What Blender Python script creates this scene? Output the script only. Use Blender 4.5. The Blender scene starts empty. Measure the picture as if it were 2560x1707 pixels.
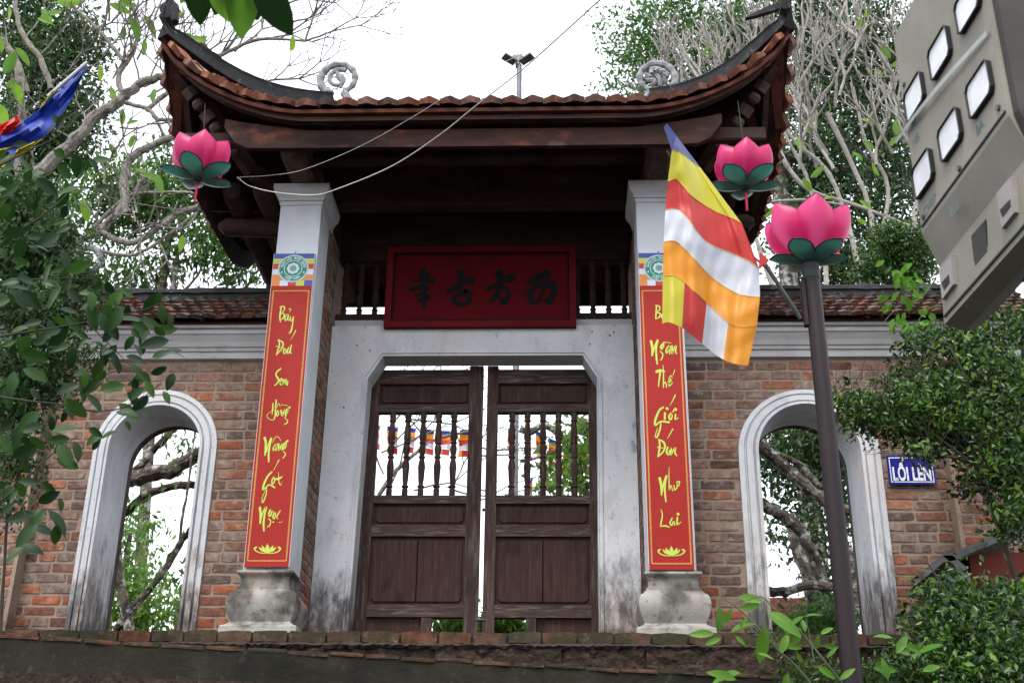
import bpy, bmesh, math, random
import numpy as np
from mathutils import Vector, Matrix, Quaternion
R=math.radians
rng=random.Random(7)
nr=np.random.RandomState(7)
SC=bpy.context.scene
COL=SC.collection
# ---------------------------------------------------------------- camera
F=3009.0
AZ=np.array([86,-6729,3009.]);AZ/=np.linalg.norm(AZ)
AY=np.array([120,1347,3009.]);AY-=AZ*AY.dot(AZ);AY/=np.linalg.norm(AY)
AX=np.cross(AZ,AY)
if AX[0]<0: AX=-AX
CAM=np.array([0.55,-7.5,-1.385])
def c2w(c): return Vector((float(np.dot(c,AX)),float(np.dot(c,AY)),float(np.dot(c,AZ))))
cd=bpy.data.cameras.new('camera'); cam=bpy.data.objects.new('camera',cd); COL.objects.link(cam); SC.camera=cam
cd.sensor_width=36; cd.sensor_fit='HORIZONTAL'; cd.lens=F/2560*36
rx,up,bk=c2w([1,0,0]),c2w([0,-1,0]),c2w([0,0,-1])
cam.matrix_world=Matrix(((rx.x,up.x,bk.x,CAM[0]),(rx.y,up.y,bk.y,CAM[1]),(rx.z,up.z,bk.z,CAM[2]),(0,0,0,1)))
cd.clip_start=.05; cd.clip_end=900
cd.dof.use_dof=True; cd.dof.focus_distance=8.4; cd.dof.aperture_fstop=7.1
# ---------------------------------------------------------------- light
SUN_EL,SUN_AZ=R(58),R(200)      # direction the light comes from, azimuth from +Y clockwise
w=bpy.data.worlds.new('World'); SC.world=w; w.use_nodes=True
nt=w.node_tree; bg=nt.nodes['Background']
sk=nt.nodes.new('ShaderNodeTexSky'); sk.sky_type='NISHITA'; sk.sun_disc=False
sk.sun_elevation=SUN_EL; sk.sun_rotation=SUN_AZ; sk.air_density=1; sk.dust_density=4; sk.ozone_density=1
hs=nt.nodes.new('ShaderNodeHueSaturation'); hs.inputs['Saturation'].default_value=.22; hs.inputs['Value'].default_value=1.0
nt.links.new(sk.outputs[0],hs.inputs['Color'])
mx=nt.nodes.new('ShaderNodeMix'); mx.data_type='RGBA'; mx.inputs[0].default_value=.5
nt.links.new(hs.outputs[0],mx.inputs[6]); mx.inputs[7].default_value=(9.3,9.9,10.9,1)   # even cloud layer
nt.links.new(mx.outputs[2],bg.inputs['Color']); bg.inputs['Strength'].default_value=.15
sd=bpy.data.lights.new('sun','SUN'); sd.energy=1.2; sd.angle=R(14); sd.color=(1,.96,.9)
so=bpy.data.objects.new('sun',sd); COL.objects.link(so)
dv=Vector((math.sin(SUN_AZ)*math.cos(SUN_EL),math.cos(SUN_AZ)*math.cos(SUN_EL),math.sin(SUN_EL)))
so.rotation_euler=dv.to_track_quat('Z','Y').to_euler(); so.location=(0,-3,12)
SC.view_settings.view_transform='Standard'; SC.view_settings.look='None'
SC.view_settings.exposure=1.1; SC.view_settings.gamma=1; SC.view_settings.use_curve_mapping=False
# ---------------------------------------------------------------- helpers
def ray(u,v):
    c=np.array([u-1280.,v-853.5,F]); return np.array([c.dot(AX),c.dot(AY),c.dot(AZ)])
def S(u,v,y):                       # point of the world plane Y=y seen at photo pixel
    r=ray(u,v); p=r*((y-CAM[1])/r[1])+CAM; return Vector([float(a) for a in p])
def O(u,v,y): return S(u*1.0884,v*1.0884,y)
def pxm(y): return (y-CAM[1])/F*1.08   # metres per photo pixel, roughly
class MB:
    def __init__(s): s.v=[];s.f=[];s.m=[];s.cm=0
    def vert(s,p): s.v.append(tuple(p)); return len(s.v)-1
    def face(s,ids): s.f.append(tuple(ids)); s.m.append(s.cm)
    def poly(s,pts): s.face([s.vert(p) for p in pts])
    def box(s,x0,x1,y0,y1,z0,z1):
        i=len(s.v)
        s.v+=[(x0,y0,z0),(x1,y0,z0),(x1,y1,z0),(x0,y1,z0),(x0,y0,z1),(x1,y0,z1),(x1,y1,z1),(x0,y1,z1)]
        for q in ((0,3,2,1),(4,5,6,7),(0,1,5,4),(1,2,6,5),(2,3,7,6),(3,0,4,7)): s.face([i+k for k in q])
        return s
    def hexa(s,b,t):                # two quads, bottom & top
        i=len(s.v); s.v+=[tuple(p) for p in b]+[tuple(p) for p in t]
        for q in ((0,3,2,1),(4,5,6,7),(0,1,5,4),(1,2,6,5),(2,3,7,6),(3,0,4,7)): s.face([i+k for k in q])
        return s
    def beam(s,a,b,w,h,up=(0,0,1)):
        a,b=Vector(a),Vector(b); d=(b-a).normalized(); up=Vector(up); sx=d.cross(up).normalized(); u=sx.cross(d)
        c=[(-w/2,-h/2),(w/2,-h/2),(w/2,h/2),(-w/2,h/2)]
        return s.hexa([a+sx*p+u*q for p,q in c],[b+sx*p+u*q for p,q in c])
    def tube(s,pts,rad,n=8,cap=True):
        pts=[Vector(p) for p in pts]; k=len(pts)
        if not hasattr(rad,'__len__'): rad=[rad]*k
        d0=(pts[1]-pts[0]).normalized(); a=Vector((0,0,1)) if abs(d0.z)<.9 else Vector((1,0,0))
        u=d0.cross(a).normalized(); rings=[]
        for i,p in enumerate(pts):
            d=(pts[min(i+1,k-1)]-pts[max(i-1,0)]).normalized()
            u=(u-d*u.dot(d)); u=u.normalized() if u.length>1e-6 else d.orthogonal().normalized()
            v=d.cross(u); r=[]
            for j in range(n):
                an=2*math.pi*j/n; r.append(s.vert(p+(u*math.cos(an)+v*math.sin(an))*rad[i]))
            rings.append(r)
        for i in range(k-1):
            for j in range(n):
                s.face((rings[i][j],rings[i][(j+1)%n],rings[i+1][(j+1)%n],rings[i+1][j]))
        if cap: s.face(rings[0][::-1]); s.face(rings[-1])
        return s
    def lathe(s,c,prof,n=16):       # prof (r,z)
        rings=[[s.vert((c[0]+r*math.cos(2*math.pi*j/n),c[1]+r*math.sin(2*math.pi*j/n),c[2]+z)) for j in range(n)] for r,z in prof]
        for i in range(len(prof)-1):
            for j in range(n): s.face((rings[i][j],rings[i][(j+1)%n],rings[i+1][(j+1)%n],rings[i+1][j]))
        s.face(rings[0][::-1]); s.face(rings[-1]); return s
    def sqlathe(s,x0,x1,y0,y1,prof):   # square mouldings: prof (offset,z)
        rings=[[s.vert(p) for p in ((x0-o,y0-o,z),(x1+o,y0-o,z),(x1+o,y1,z),(x0-o,y1,z))] for o,z in prof]
        for i in range(len(prof)-1):
            for j in range(4): s.face((rings[i][j],rings[i][(j+1)%4],rings[i+1][(j+1)%4],rings[i+1][j]))
        s.face(rings[0][::-1]); s.face(rings[-1]); return s
    def strip(s,A,B):
        a=[s.vert(p) for p in A]; b=[s.vert(p) for p in B]
        for i in range(len(A)-1): s.face((a[i],a[i+1],b[i+1],b[i]))
        return s
    def prism(s,pts2,f0,f1):        # polygon extruded between two mappings
        a=[s.vert(f0(p)) for p in pts2]; b=[s.vert(f1(p)) for p in pts2]; n=len(pts2)
        s.face(a); s.face(b[::-1])
        for i in range(n): s.face((a[i],b[i],b[(i+1)%n],a[(i+1)%n]))
        return s
    def loft(s,loops,closed=False):  # list of closed loops
        L=[[s.vert(p) for p in l] for l in loops]; n=len(L[0])
        for i in range(len(L)-1):
            for j in range(n): s.face((L[i][j],L[i][(j+1)%n],L[i+1][(j+1)%n],L[i+1][j]))
        s.face(L[0][::-1]); s.face(L[-1]); return s
    def mesh(s,name,mats,smooth=False,fix=True):
        me=bpy.data.meshes.new(name); me.from_pydata(s.v,[],s.f)
        if not isinstance(mats,(list,tuple)): mats=[mats]
        for m in mats: me.materials.append(m)
        if len(mats)>1: me.polygons.foreach_set('material_index',s.m)
        if fix:
            bm=bmesh.new(); bm.from_mesh(me); bmesh.ops.recalc_face_normals(bm,faces=bm.faces); bm.to_mesh(me); bm.free()
        if smooth:
            me.polygons.foreach_set('use_smooth',[True]*len(me.polygons))
            try: me.set_sharp_from_angle(angle=R(38))
            except Exception: pass
        me.update(); return me
    def build(s,name,mats,parent=None,smooth=False,fix=True,**kw):
        o=bpy.data.objects.new(name,s.mesh(name,mats,smooth,fix)); return link(o,parent,**kw)
def worg(p):
    v=Vector((0,0,0))
    while p is not None: v+=p.location; p=p.parent
    return v
def link(o,parent=None,kind=None,label=None,cat=None,group=None):
    COL.objects.link(o)
    if parent is not None: o.parent=parent; o.location=o.location-worg(parent)
    if kind: o['kind']=kind
    if label: o['label']=label
    if cat: o['category']=cat
    if group: o['group']=group
    return o
def thing(name,loc,label,cat,group=None):
    o=bpy.data.objects.new(name,None); o.empty_display_size=.1; o.location=loc; COL.objects.link(o)
    o['label']=label; o['category']=cat
    if group: o['group']=group
    return o
def inst(name,me,parent,loc,rot=None,scale=None,**kw):
    o=bpy.data.objects.new(name,me); o.location=loc
    if rot is not None:
        o.rotation_mode='QUATERNION'; o.rotation_quaternion=rot
    if scale is not None: o.scale=scale
    return link(o,parent,**kw)
def cr(pts,n=6):                     # catmull-rom through tuples
    P=[np.array(p,float) for p in pts]; P=[2*P[0]-P[1]]+P+[2*P[-1]-P[-2]]; out=[]
    for i in range(1,len(P)-2):
        for k in range(n):
            t=k/n; a,b,c,d=P[i-1],P[i],P[i+1],P[i+2]
            out.append(.5*((2*b)+(c-a)*t+(2*a-5*b+4*c-d)*t*t+(3*b-a-3*c+d)*t**3))
    out.append(P[-2]); return out
# ---------------------------------------------------------------- materials
def mat(name,c1,c2=None,scale=6,rough=.85,bump=0,bscale=30,stretch=(1,1,1),layers=(),rnd=None,island=None,spec=.3,trans=0,metal=0,tcol=None,detail=6,zstain=None,coat=0):
    m=bpy.data.materials.new(name); m.use_nodes=True; N=m.node_tree.nodes; L=m.node_tree.links; b=N['Principled BSDF']
    geo=N.new('ShaderNodeNewGeometry'); mp=N.new('ShaderNodeMapping'); L.new(geo.outputs['Position'],mp.inputs['Vector'])
    mp.inputs['Scale'].default_value=stretch
    def noise(sc,st=None,det=detail,rgh=.6):
        n=N.new('ShaderNodeTexNoise'); n.inputs['Scale'].default_value=sc; n.inputs['Detail'].default_value=det; n.inputs['Roughness'].default_value=rgh
        if st is None: L.new(mp.outputs[0],n.inputs['Vector'])
        else:
            q=N.new('ShaderNodeMapping'); q.inputs['Scale'].default_value=st; L.new(geo.outputs['Position'],q.inputs['Vector']); L.new(q.outputs[0],n.inputs['Vector'])
        return n.outputs['Fac']
    def ramp(fac,stops):
        r=N.new('ShaderNodeValToRGB'); e=r.color_ramp.elements
        while len(e)<len(stops): e.new(.5)
        for k,(p,c) in enumerate(stops): e[k].position=p; e[k].color=(*c,1) if len(c)==3 else c
        L.new(fac,r.inputs[0]); return r.outputs[0]
    def mixc(fac,a,bb,mode='MIX'):
        x=N.new('ShaderNodeMix'); x.data_type='RGBA'; x.blend_type=mode; x.clamp_factor=True
        for inp,val in ((x.inputs[0],fac),(x.inputs[6],a),(x.inputs[7],bb)):
            if isinstance(val,(int,float)): inp.default_value=val
            elif isinstance(val,tuple): inp.default_value=(*val,1)
            else: L.new(val,inp)
        return x.outputs[2]
    c2=c2 or tuple(x*.75 for x in c1)
    if rnd:
        oi=N.new('ShaderNodeObjectInfo'); src=oi.outputs['Random']
        base=ramp(src,[(i/(len(rnd)-1),c) for i,c in enumerate(rnd)])
        f=ramp(noise(scale),[(.35,(0,0,0)),(.65,(1,1,1))]); base=mixc(f,base,mixc(1.0,base,c2,'MULTIPLY'))
    elif island:
        src=geo.outputs['Random Per Island']
        base=ramp(src,[(i/(len(island)-1),c) for i,c in enumerate(island)])
        f=ramp(noise(scale),[(.35,(0,0,0)),(.65,(1,1,1))]); base=mixc(f,base,mixc(1.0,base,c2,'MULTIPLY'))
    else:
        base=ramp(noise(scale),[(.3,c1),(.7,c2)])
    for (col,sc,lo,hi,st,amt) in layers:
        f=ramp(noise(sc,st),[(lo,(0,0,0)),(hi,(amt,amt,amt))]); base=mixc(f,base,col)
    if zstain:                        # damp growth: colour, z where full, z where none, noise scale, amount
        for (col,z0,z1,sc,st,amt) in zstain:
            sp=N.new('ShaderNodeSeparateXYZ'); L.new(geo.outputs['Position'],sp.inputs[0])
            mr=N.new('ShaderNodeMapRange'); L.new(sp.outputs['Z'],mr.inputs[0]); mr.inputs[1].default_value=z0; mr.inputs[2].default_value=z1; mr.inputs[3].default_value=.42; mr.inputs[4].default_value=-.25
            ad=N.new('ShaderNodeMath'); ad.operation='ADD'; L.new(mr.outputs[0],ad.inputs[0]); L.new(noise(sc,st,8,.7),ad.inputs[1])
            f=ramp(ad.outputs[0],[(.55,(0,0,0)),(.8,(amt,amt,amt))]); base=mixc(f,base,col)
    L.new(base,b.inputs['Base Color']); b.inputs['Roughness'].default_value=rough; b.inputs['Metallic'].default_value=metal
    b.inputs['Specular IOR Level'].default_value=spec
    if coat: b.inputs['Coat Weight'].default_value=coat; b.inputs['Coat Roughness'].default_value=.2
    if bump:
        bp=N.new('ShaderNodeBump'); bp.inputs['Strength'].default_value=1; bp.inputs['Distance'].default_value=bump
        L.new(noise(bscale,None,8,.65),bp.inputs['Height']); L.new(bp.outputs[0],b.inputs['Normal'])
    if trans:
        t=N.new('ShaderNodeBsdfTranslucent'); ms=N.new('ShaderNodeMixShader'); ms.inputs[0].default_value=trans
        if tcol: t.inputs[0].default_value=(*tcol,1)
        else: L.new(base,t.inputs[0])
        L.new(b.outputs[0],ms.inputs[1]); L.new(t.outputs[0],ms.inputs[2]); L.new(ms.outputs[0],N['Material Output'].inputs[0])
    return m
M={}
M['brick']=mat('brick_clay',(.3,.12,.07),(.55,.5,.5),scale=22,rough=.95,bump=.004,bscale=70,spec=.15,
  rnd=[(.30,.12,.07),(.2,.12,.09),(.11,.078,.07),(.27,.195,.15),(.22,.135,.105),(.30,.225,.175),(.12,.085,.075),(.25,.14,.105),(.22,.17,.14),(.33,.13,.07),(.17,.11,.09),(.14,.1,.088),(.26,.18,.14),(.24,.175,.14),(.09,.06,.055),(.36,.14,.075),(.1,.068,.06)],
  layers=[((.37,.31,.26),12,.52,.74,(1,1,1),.65),((.05,.045,.042),9,.62,.74,(1,1,1.6),.7)],
  zstain=[((.022,.017,.015),-.1,.42,3.5,(1,1,1),.92)])
M['mortar']=mat('lime_mortar',(.29,.215,.165),(.215,.155,.12),scale=9,rough=.95,bump=.006,bscale=60,spec=.1,
  layers=[((.1,.07,.058),5,.54,.72,(1,1,1),.7),((.36,.31,.26),9,.6,.74,(1,1,1),.6)],zstain=[((.025,.02,.018),-.1,.42,3.5,(1,1,1),.92)])
M['plaster']=mat('whitewash',(.56,.565,.585),(.43,.437,.455),scale=2.2,rough=.9,bump=.0018,bscale=90,spec=.2,
  layers=[((.25,.255,.27),7,.52,.76,(1,1,.35),.6),((.13,.13,.135),55,.61,.72,(1,1,1),.75),((.16,.16,.165),16,.63,.73,(1,1,.5),.6),((.56,.44,.39),1.7,.52,.7,(1,1,.8),.4)],
  zstain=[((.44,.32,.235),-.3,1.25,2.0,(1,1,.7),.75),((.06,.056,.055),-.1,1.25,7,(1.6,1.6,.6),.92)])
M['plaster_clean']=mat('whitewash_column',(.62,.65,.69),(.52,.545,.585),scale=2,rough=.88,bump=.0012,bscale=90,spec=.2,
  layers=[((.22,.22,.23),34,.64,.73,(1,1,1),.7),((.36,.375,.4),4,.52,.78,(1,1,.4),.6),((.12,.11,.1),12,.7,.76,(1,1,.8),.7)],
  zstain=[((.3,.24,.19),.2,.75,6,(1,1,.4),.55)])
M['cornice']=mat('cornice_plaster',(.5,.49,.49),(.36,.345,.345),scale=3,rough=.9,bump=.002,bscale=70,spec=.2,
  layers=[((.15,.13,.12),5,.58,.75,(.5,1,1),.7),((.62,.62,.65),9,.6,.72,(.4,1,2),.5)])
M['stone']=mat('weathered_base',(.30,.285,.26),(.17,.155,.135),scale=5,rough=.9,bump=.004,bscale=50,spec=.2,
  layers=[((.045,.04,.034),5,.47,.62,(1,1,.9),.85),((.02,.018,.016),26,.58,.68,(1,1,1),.6),((.30,.17,.1),4,.58,.72,(1,1,1),.5)],
  zstain=[((.36,.355,.335),-.02,.09,12,(1,1,1),.6)])
M['laterite']=mat('laterite',(.07,.048,.036),(.026,.019,.016),scale=30,rough=.97,bump=.035,bscale=34,spec=.06,layers=[((.14,.10,.075),18,.6,.74,(1,1,1),.6),((.03,.045,.015),5,.6,.7,(1,1,1),.5)])
M['moss']=mat('mossy_step',(.034,.029,.022),(.014,.013,.010),scale=4,rough=.97,bump=.008,bscale=34,spec=.1,
  layers=[((.02,.024,.01),7,.52,.68,(1,1,1),.6),((.1,.09,.075),20,.6,.74,(1,1,.6),.5),((.012,.011,.01),3,.52,.7,(1,1,.5),.7)])
M['paver']=mat('landing_brick',(.26,.1,.06),(.5,.5,.45),scale=14,rough=.95,bump=.005,bscale=60,spec=.15,
  rnd=[(.13,.05,.03),(.06,.043,.03),(.11,.06,.04),(.05,.042,.028),(.08,.045,.03)],
  layers=[((.03,.03,.017),7,.42,.62,(1,1,1),.85),((.2,.15,.12),20,.6,.74,(1,1,1),.5)])
M['wood']=mat('weathered_wood',(.06,.035,.028),(.032,.02,.017),scale=4,rough=.8,bump=.004,bscale=14,stretch=(6,6,.8),spec=.12,
  layers=[((.12,.095,.088),5,.48,.7,(9,9,1.0),.7),((.26,.25,.245),14,.66,.75,(5,5,1.6),.7),((.02,.012,.01),4,.56,.7,(3,3,.8),.7)])
M['wood_h']=mat('weathered_rail_wood',(.066,.042,.034),(.038,.025,.021),scale=5,rough=.8,bump=.0035,bscale=14,stretch=(.8,6,6),spec=.12,
  layers=[((.15,.125,.115),7,.5,.72,(.9,9,9),.8),((.03,.02,.018),6,.58,.7,(1,4,4),.7)])
M['panel']=mat('door_panel_wood',(.05,.026,.021),(.03,.016,.014),scale=5,rough=.8,bump=.002,bscale=12,stretch=(8,8,.7),spec=.12,
  layers=[((.07,.046,.038),5,.5,.7,(9,9,.8),.7),((.22,.19,.18),14,.68,.76,(9,9,1.6),.7),((.015,.01,.009),2.5,.52,.68,(2,2,1),.8)])
M['beam']=mat('old_beam_wood',(.05,.028,.021),(.028,.017,.014),scale=4,rough=.85,bump=.003,bscale=18,stretch=(1,4,4),spec=.12,
  layers=[((.13,.085,.06),5,.6,.78,(.6,2,1.5),.5),((.008,.006,.006),3,.5,.7,(.6,2,2),.8)])
M['beam_pale']=mat('pale_carved_wood',(.13,.095,.075),(.06,.04,.033),scale=8,rough=.85,bump=.003,bscale=20,spec=.15,layers=[((.035,.024,.02),7,.5,.68,(1,1,1),.8)])
M['fascia']=mat('fascia_wood',(.05,.024,.017),(.022,.013,.011),scale=4,rough=.85,bump=.003,bscale=18,stretch=(1,3,3),spec=.12,layers=[((.17,.12,.09),4,.56,.74,(.9,2,1.2),.6),((.19,.05,.03),3,.6,.74,(1.2,2,2),.6),((.008,.006,.006),2.5,.5,.68,(.6,2,2),.85)])
M['beam_mid']=mat('eave_board_wood',(.065,.035,.026),(.03,.02,.017),scale=6,rough=.85,bump=.003,bscale=18,stretch=(1,4,4),spec=.12,layers=[((.2,.16,.13),7,.58,.72,(.8,3,3),.6),((.012,.009,.008),4,.54,.7,(.8,3,3),.8)])
M['rafter']=mat('red_rafter_wood',(.12,.036,.022),(.06,.022,.016),scale=5,rough=.85,bump=.002,bscale=20,spec=.15,layers=[((.03,.018,.014),6,.52,.7,(1,1,1),.7)])
M['tile']=mat('terracotta_tile',(.3,.12,.07),(.5,.45,.45),scale=16,rough=.9,bump=.003,bscale=90,spec=.15,
  rnd=[(.34,.135,.085),(.29,.12,.08),(.2,.1,.075),(.31,.18,.14),(.36,.14,.08),(.13,.085,.075)],
  layers=[((.34,.32,.31),20,.6,.74,(1,1,1),.55),((.05,.036,.034),10,.53,.7,(1,1,1),.75)])
M['tile_old']=mat('lichened_tile',(.2,.09,.06),(.5,.45,.45),scale=16,rough=.95,bump=.004,bscale=90,spec=.1,
  rnd=[(.15,.065,.045),(.08,.048,.04),(.13,.08,.065),(.21,.08,.05),(.06,.045,.04),(.2,.155,.13),(.11,.06,.05)],
  layers=[((.42,.41,.38),20,.6,.72,(1,1,1),.65),((.03,.026,.022),10,.5,.68,(1,1,1),.75)])
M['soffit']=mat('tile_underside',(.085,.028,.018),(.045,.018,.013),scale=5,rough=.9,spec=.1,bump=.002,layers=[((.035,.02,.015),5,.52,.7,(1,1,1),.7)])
M['ridge']=mat('black_ridge_mortar',(.04,.04,.042),(.022,.022,.023),scale=9,rough=.92,bump=.008,bscale=35,stretch=(1,1,1),spec=.15,
  layers=[((.24,.24,.25),14,.6,.74,(1,1,1),.6),((.06,.07,.035),6,.62,.72,(1,1,1),.5)])
M['grey_mortar']=mat('grey_scroll_mortar',(.3,.31,.32),(.13,.13,.135),scale=14,rough=.9,bump=.006,bscale=40,spec=.15,layers=[((.05,.05,.05),9,.56,.7,(1,1,1),.7),((.55,.56,.58),16,.62,.72,(1,1,1),.6)])
M['board_red']=mat('board_lacquer',(.085,.004,.006),(.06,.004,.005),scale=4,rough=.8,spec=.05,bump=.0008,bscale=40,layers=[((.05,.012,.012),6,.6,.74,(.7,1,1),.5)])
M['board_edge']=mat('board_frame_lacquer',(.105,.005,.006),(.08,.004,.005),scale=5,rough=.7,spec=.08,layers=[((.05,.02,.02),6,.6,.72,(1,1,1),.6)])
M['ink']=mat('black_character',(.006,.007,.008),(.005,.006,.006),rough=.8,spec=.1)
M['b_red']=mat('banner_red',(.29,.017,.013),(.26,.015,.011),scale=3,rough=.55,spec=.15)
M['b_yel']=mat('banner_letter',(.4,.52,.07),(.37,.49,.065),rough=.5,spec=.35)
M['b_gold']=mat('banner_border_gold',(.72,.52,.13),(.66,.46,.1),rough=.5)
M['b_edge']=mat('banner_edge',(.52,.49,.5),(.46,.43,.44),rough=.6)
M['p_blue']=mat('print_blue',(.045,.075,.33),(.04,.07,.3),rough=.5)
M['p_yel']=mat('print_yellow',(.42,.47,.07),(.4,.44,.06),rough=.5)
M['p_red']=mat('print_red',(.42,.035,.03),(.4,.03,.028),rough=.5)
M['p_white']=mat('print_white',(.52,.56,.62),(.5,.54,.6),rough=.5)
M['p_orange']=mat('print_orange',(.55,.2,.05),(.52,.19,.045),rough=.5)
M['p_green']=mat('print_green',(.012,.2,.125),(.012,.19,.12),rough=.5)
def cloth(n,c,t=.35): return mat(n,c,tuple(x*.93 for x in c),scale=3,rough=.45,spec=.45,trans=t,bump=.0006,bscale=25)
M['f_blue']=cloth('satin_blue',(.05,.06,.2)); M['f_yel']=cloth('satin_yellow',(.5,.45,.018)); M['f_red']=cloth('satin_red',(.5,.022,.018))
M['f_white']=cloth('satin_white',(.55,.57,.63)); M['f_orange']=cloth('satin_orange',(.72,.27,.008)); M['f_deep']=cloth('satin_deep_blue',(.015,.04,.3),.3)
M['pink']=mat('lotus_pink_cloth',(.6,.028,.18),(.52,.02,.14),scale=4,rough=.38,spec=.45,trans=.5,tcol=(.98,.2,.42))
M['sepal']=mat('lotus_green_cloth',(.045,.19,.15),(.04,.16,.13),scale=4,rough=.35,spec=.5,trans=.25,tcol=(.05,.22,.17))
M['wire']=mat('black_wire',(.02,.02,.022),(.015,.015,.016),rough=.5)
M['white_wire']=mat('pale_cable',(.5,.5,.48),(.42,.42,.4),rough=.6)
M['tassel']=mat('tassel_red',(.6,.02,.08),(.5,.02,.07),rough=.7)
M['pole']=mat('brown_painted_steel',(.017,.010,.011),(.013,.008,.009),scale=5,rough=.5,spec=.22,layers=[((.4,.38,.36),120,.735,.76,(1,1,.5),.7)])
M['steel']=mat('grey_steel',(.16,.165,.17),(.1,.1,.105),rough=.45,metal=.6)
M['green_pipe']=mat('green_grey_pipe',(.09,.1,.09),(.06,.065,.06),rough=.5)
M['meter']=mat('grey_fibreglass',(.25,.235,.195),(.15,.14,.115),scale=3,rough=.75,spec=.3,bump=.0006,layers=[((.2,.19,.15),6,.55,.75,(1,1,.5),.6),((.3,.32,.24),3,.6,.75,(1,1,1),.6)])
M['meter_dark']=mat('meter_inside',(.05,.045,.04),(.03,.028,.025),rough=.8)
M['rubber']=mat('black_gasket',(.018,.016,.02),(.014,.013,.016),rough=.6)
M['acrylic']=mat('pale_window_film',(.72,.74,.78),(.55,.56,.56),scale=14,rough=.35,spec=.5)
M['tape']=mat('clear_strap',(.3,.32,.3),(.2,.21,.19),scale=20,rough=.3,spec=.6)
M['teal']=mat('chalk_teal',(.11,.2,.21),(.08,.15,.16),rough=.9)
M['sign_blue']=mat('enamel_blue',(.012,.016,.2),(.01,.013,.17),rough=.25,spec=.5)
M['sign_white']=mat('enamel_white',(.55,.57,.6),(.7,.72,.75),rough=.3)
M['bark']=mat('mottled_bark',(.17,.14,.115),(.085,.07,.058),scale=10,rough=.95,bump=.02,bscale=26,spec=.1,layers=[((.03,.027,.022),6,.5,.62,(1,1,1),.85),((.44,.44,.41),9,.52,.6,(1,1,1),.9),((.015,.014,.012),26,.58,.66,(1,1,1),.8)])
M['bark_grey']=mat('frangipani_bark',(.25,.23,.2),(.13,.115,.1),scale=14,rough=.9,bump=.012,bscale=30,spec=.12,layers=[((.04,.035,.032),11,.52,.64,(1,1,1),.8),((.36,.35,.33),18,.58,.68,(1,1,1),.7)])
M['twig']=mat('dark_twig',(.05,.038,.03),(.03,.024,.02),rough=.9)
M['stem']=mat('green_stem',(.07,.1,.045),(.05,.06,.03),rough=.8)
def leafm(n,cols,t=.4,tc=None,rough=.45,spec=.4,k=1.0):
    cols=[tuple(x*k for x in c) for c in cols]
    return mat(n,cols[0],(.75,.8,.7),scale=3,rough=rough,spec=spec,trans=t,island=cols,tcol=tc)
M['lf_dark']=leafm('evergreen_leaf',[(.022,.05,.02),(.04,.085,.03),(.065,.125,.04),(.03,.065,.025),(.10,.17,.05),(.05,.1,.035)],.45)
M['lf_shade']=leafm('shaded_bush_leaf',[(.008,.022,.008),(.014,.035,.01),(.02,.05,.012)],.25)  # darkened bush leaf: interior shade put into the colour
M['lf_mid']=leafm('bushy_leaf',[(.04,.1,.025),(.07,.16,.03),(.10,.21,.04),(.05,.12,.03),(.14,.26,.05)],.45)
M['lf_light']=leafm('light_leaf',[(.09,.19,.03),(.14,.27,.04),(.19,.33,.05),(.11,.22,.04)],.5)
M['lf_bush']=leafm('small_glossy_leaf',[(.012,.035,.008),(.03,.07,.014),(.065,.14,.022),(.1,.2,.025),(.02,.05,.011),(.015,.04,.01)],.4,rough=.35,spec=.5)
def leafo(n,cols,t=.4,tc=None,rough=.42,sp=.22):
    return mat(n,cols[0],(.8,.85,.75),scale=12,rough=rough,spec=sp,trans=t,rnd=cols,tcol=tc)
M['lf_near']=leafo('near_dark_leaf',[(.008,.024,.007),(.013,.036,.009),(.028,.07,.013),(.01,.03,.01),(.045,.11,.015)],.3)
M['lf_plum']=leafo('frangipani_leaf',[(.16,.3,.03),(.22,.36,.05),(.12,.25,.05),(.2,.34,.08)],.55)
M['lf_fresh']=leafo('fresh_green_leaf',[(.08,.2,.02),(.12,.28,.03),(.06,.15,.02),(.16,.32,.04)],.45)
M['soil']=mat('earth',(.06,.045,.032),(.035,.03,.02),scale=3,rough=.98,bump=.02,bscale=8,layers=[((.03,.05,.015),2,.5,.65,(1,1,1),.7)])
M['pot']=mat('shrine_red_paint',(.16,.028,.02),(.1,.02,.016),scale=4,rough=.8)
M['concrete']=mat('grey_concrete',(.2,.2,.19),(.12,.12,.11),scale=6,rough=.9,bump=.003,bscale=40,layers=[((.04,.045,.035),6,.55,.7,(1,1,1),.7)])
# ---------------------------------------------------------------- ground and steps
g=MB(); g.box(-60,60,-.14,90,-.5,-.32); g.build('terrace_ground',M['soil'],kind='structure')
g=MB(); g.poly([(-300,-120,-3.05),(300,-120,-3.05),(300,300,-3.05),(-300,300,-3.05)]); g.build('ground',M['soil'],kind='structure')
lan=MB(); lan.box(-6,5.2,-.165,2.6,-.30,-.028); landing=lan.build('landing',M['mortar'],kind='structure')
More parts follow.
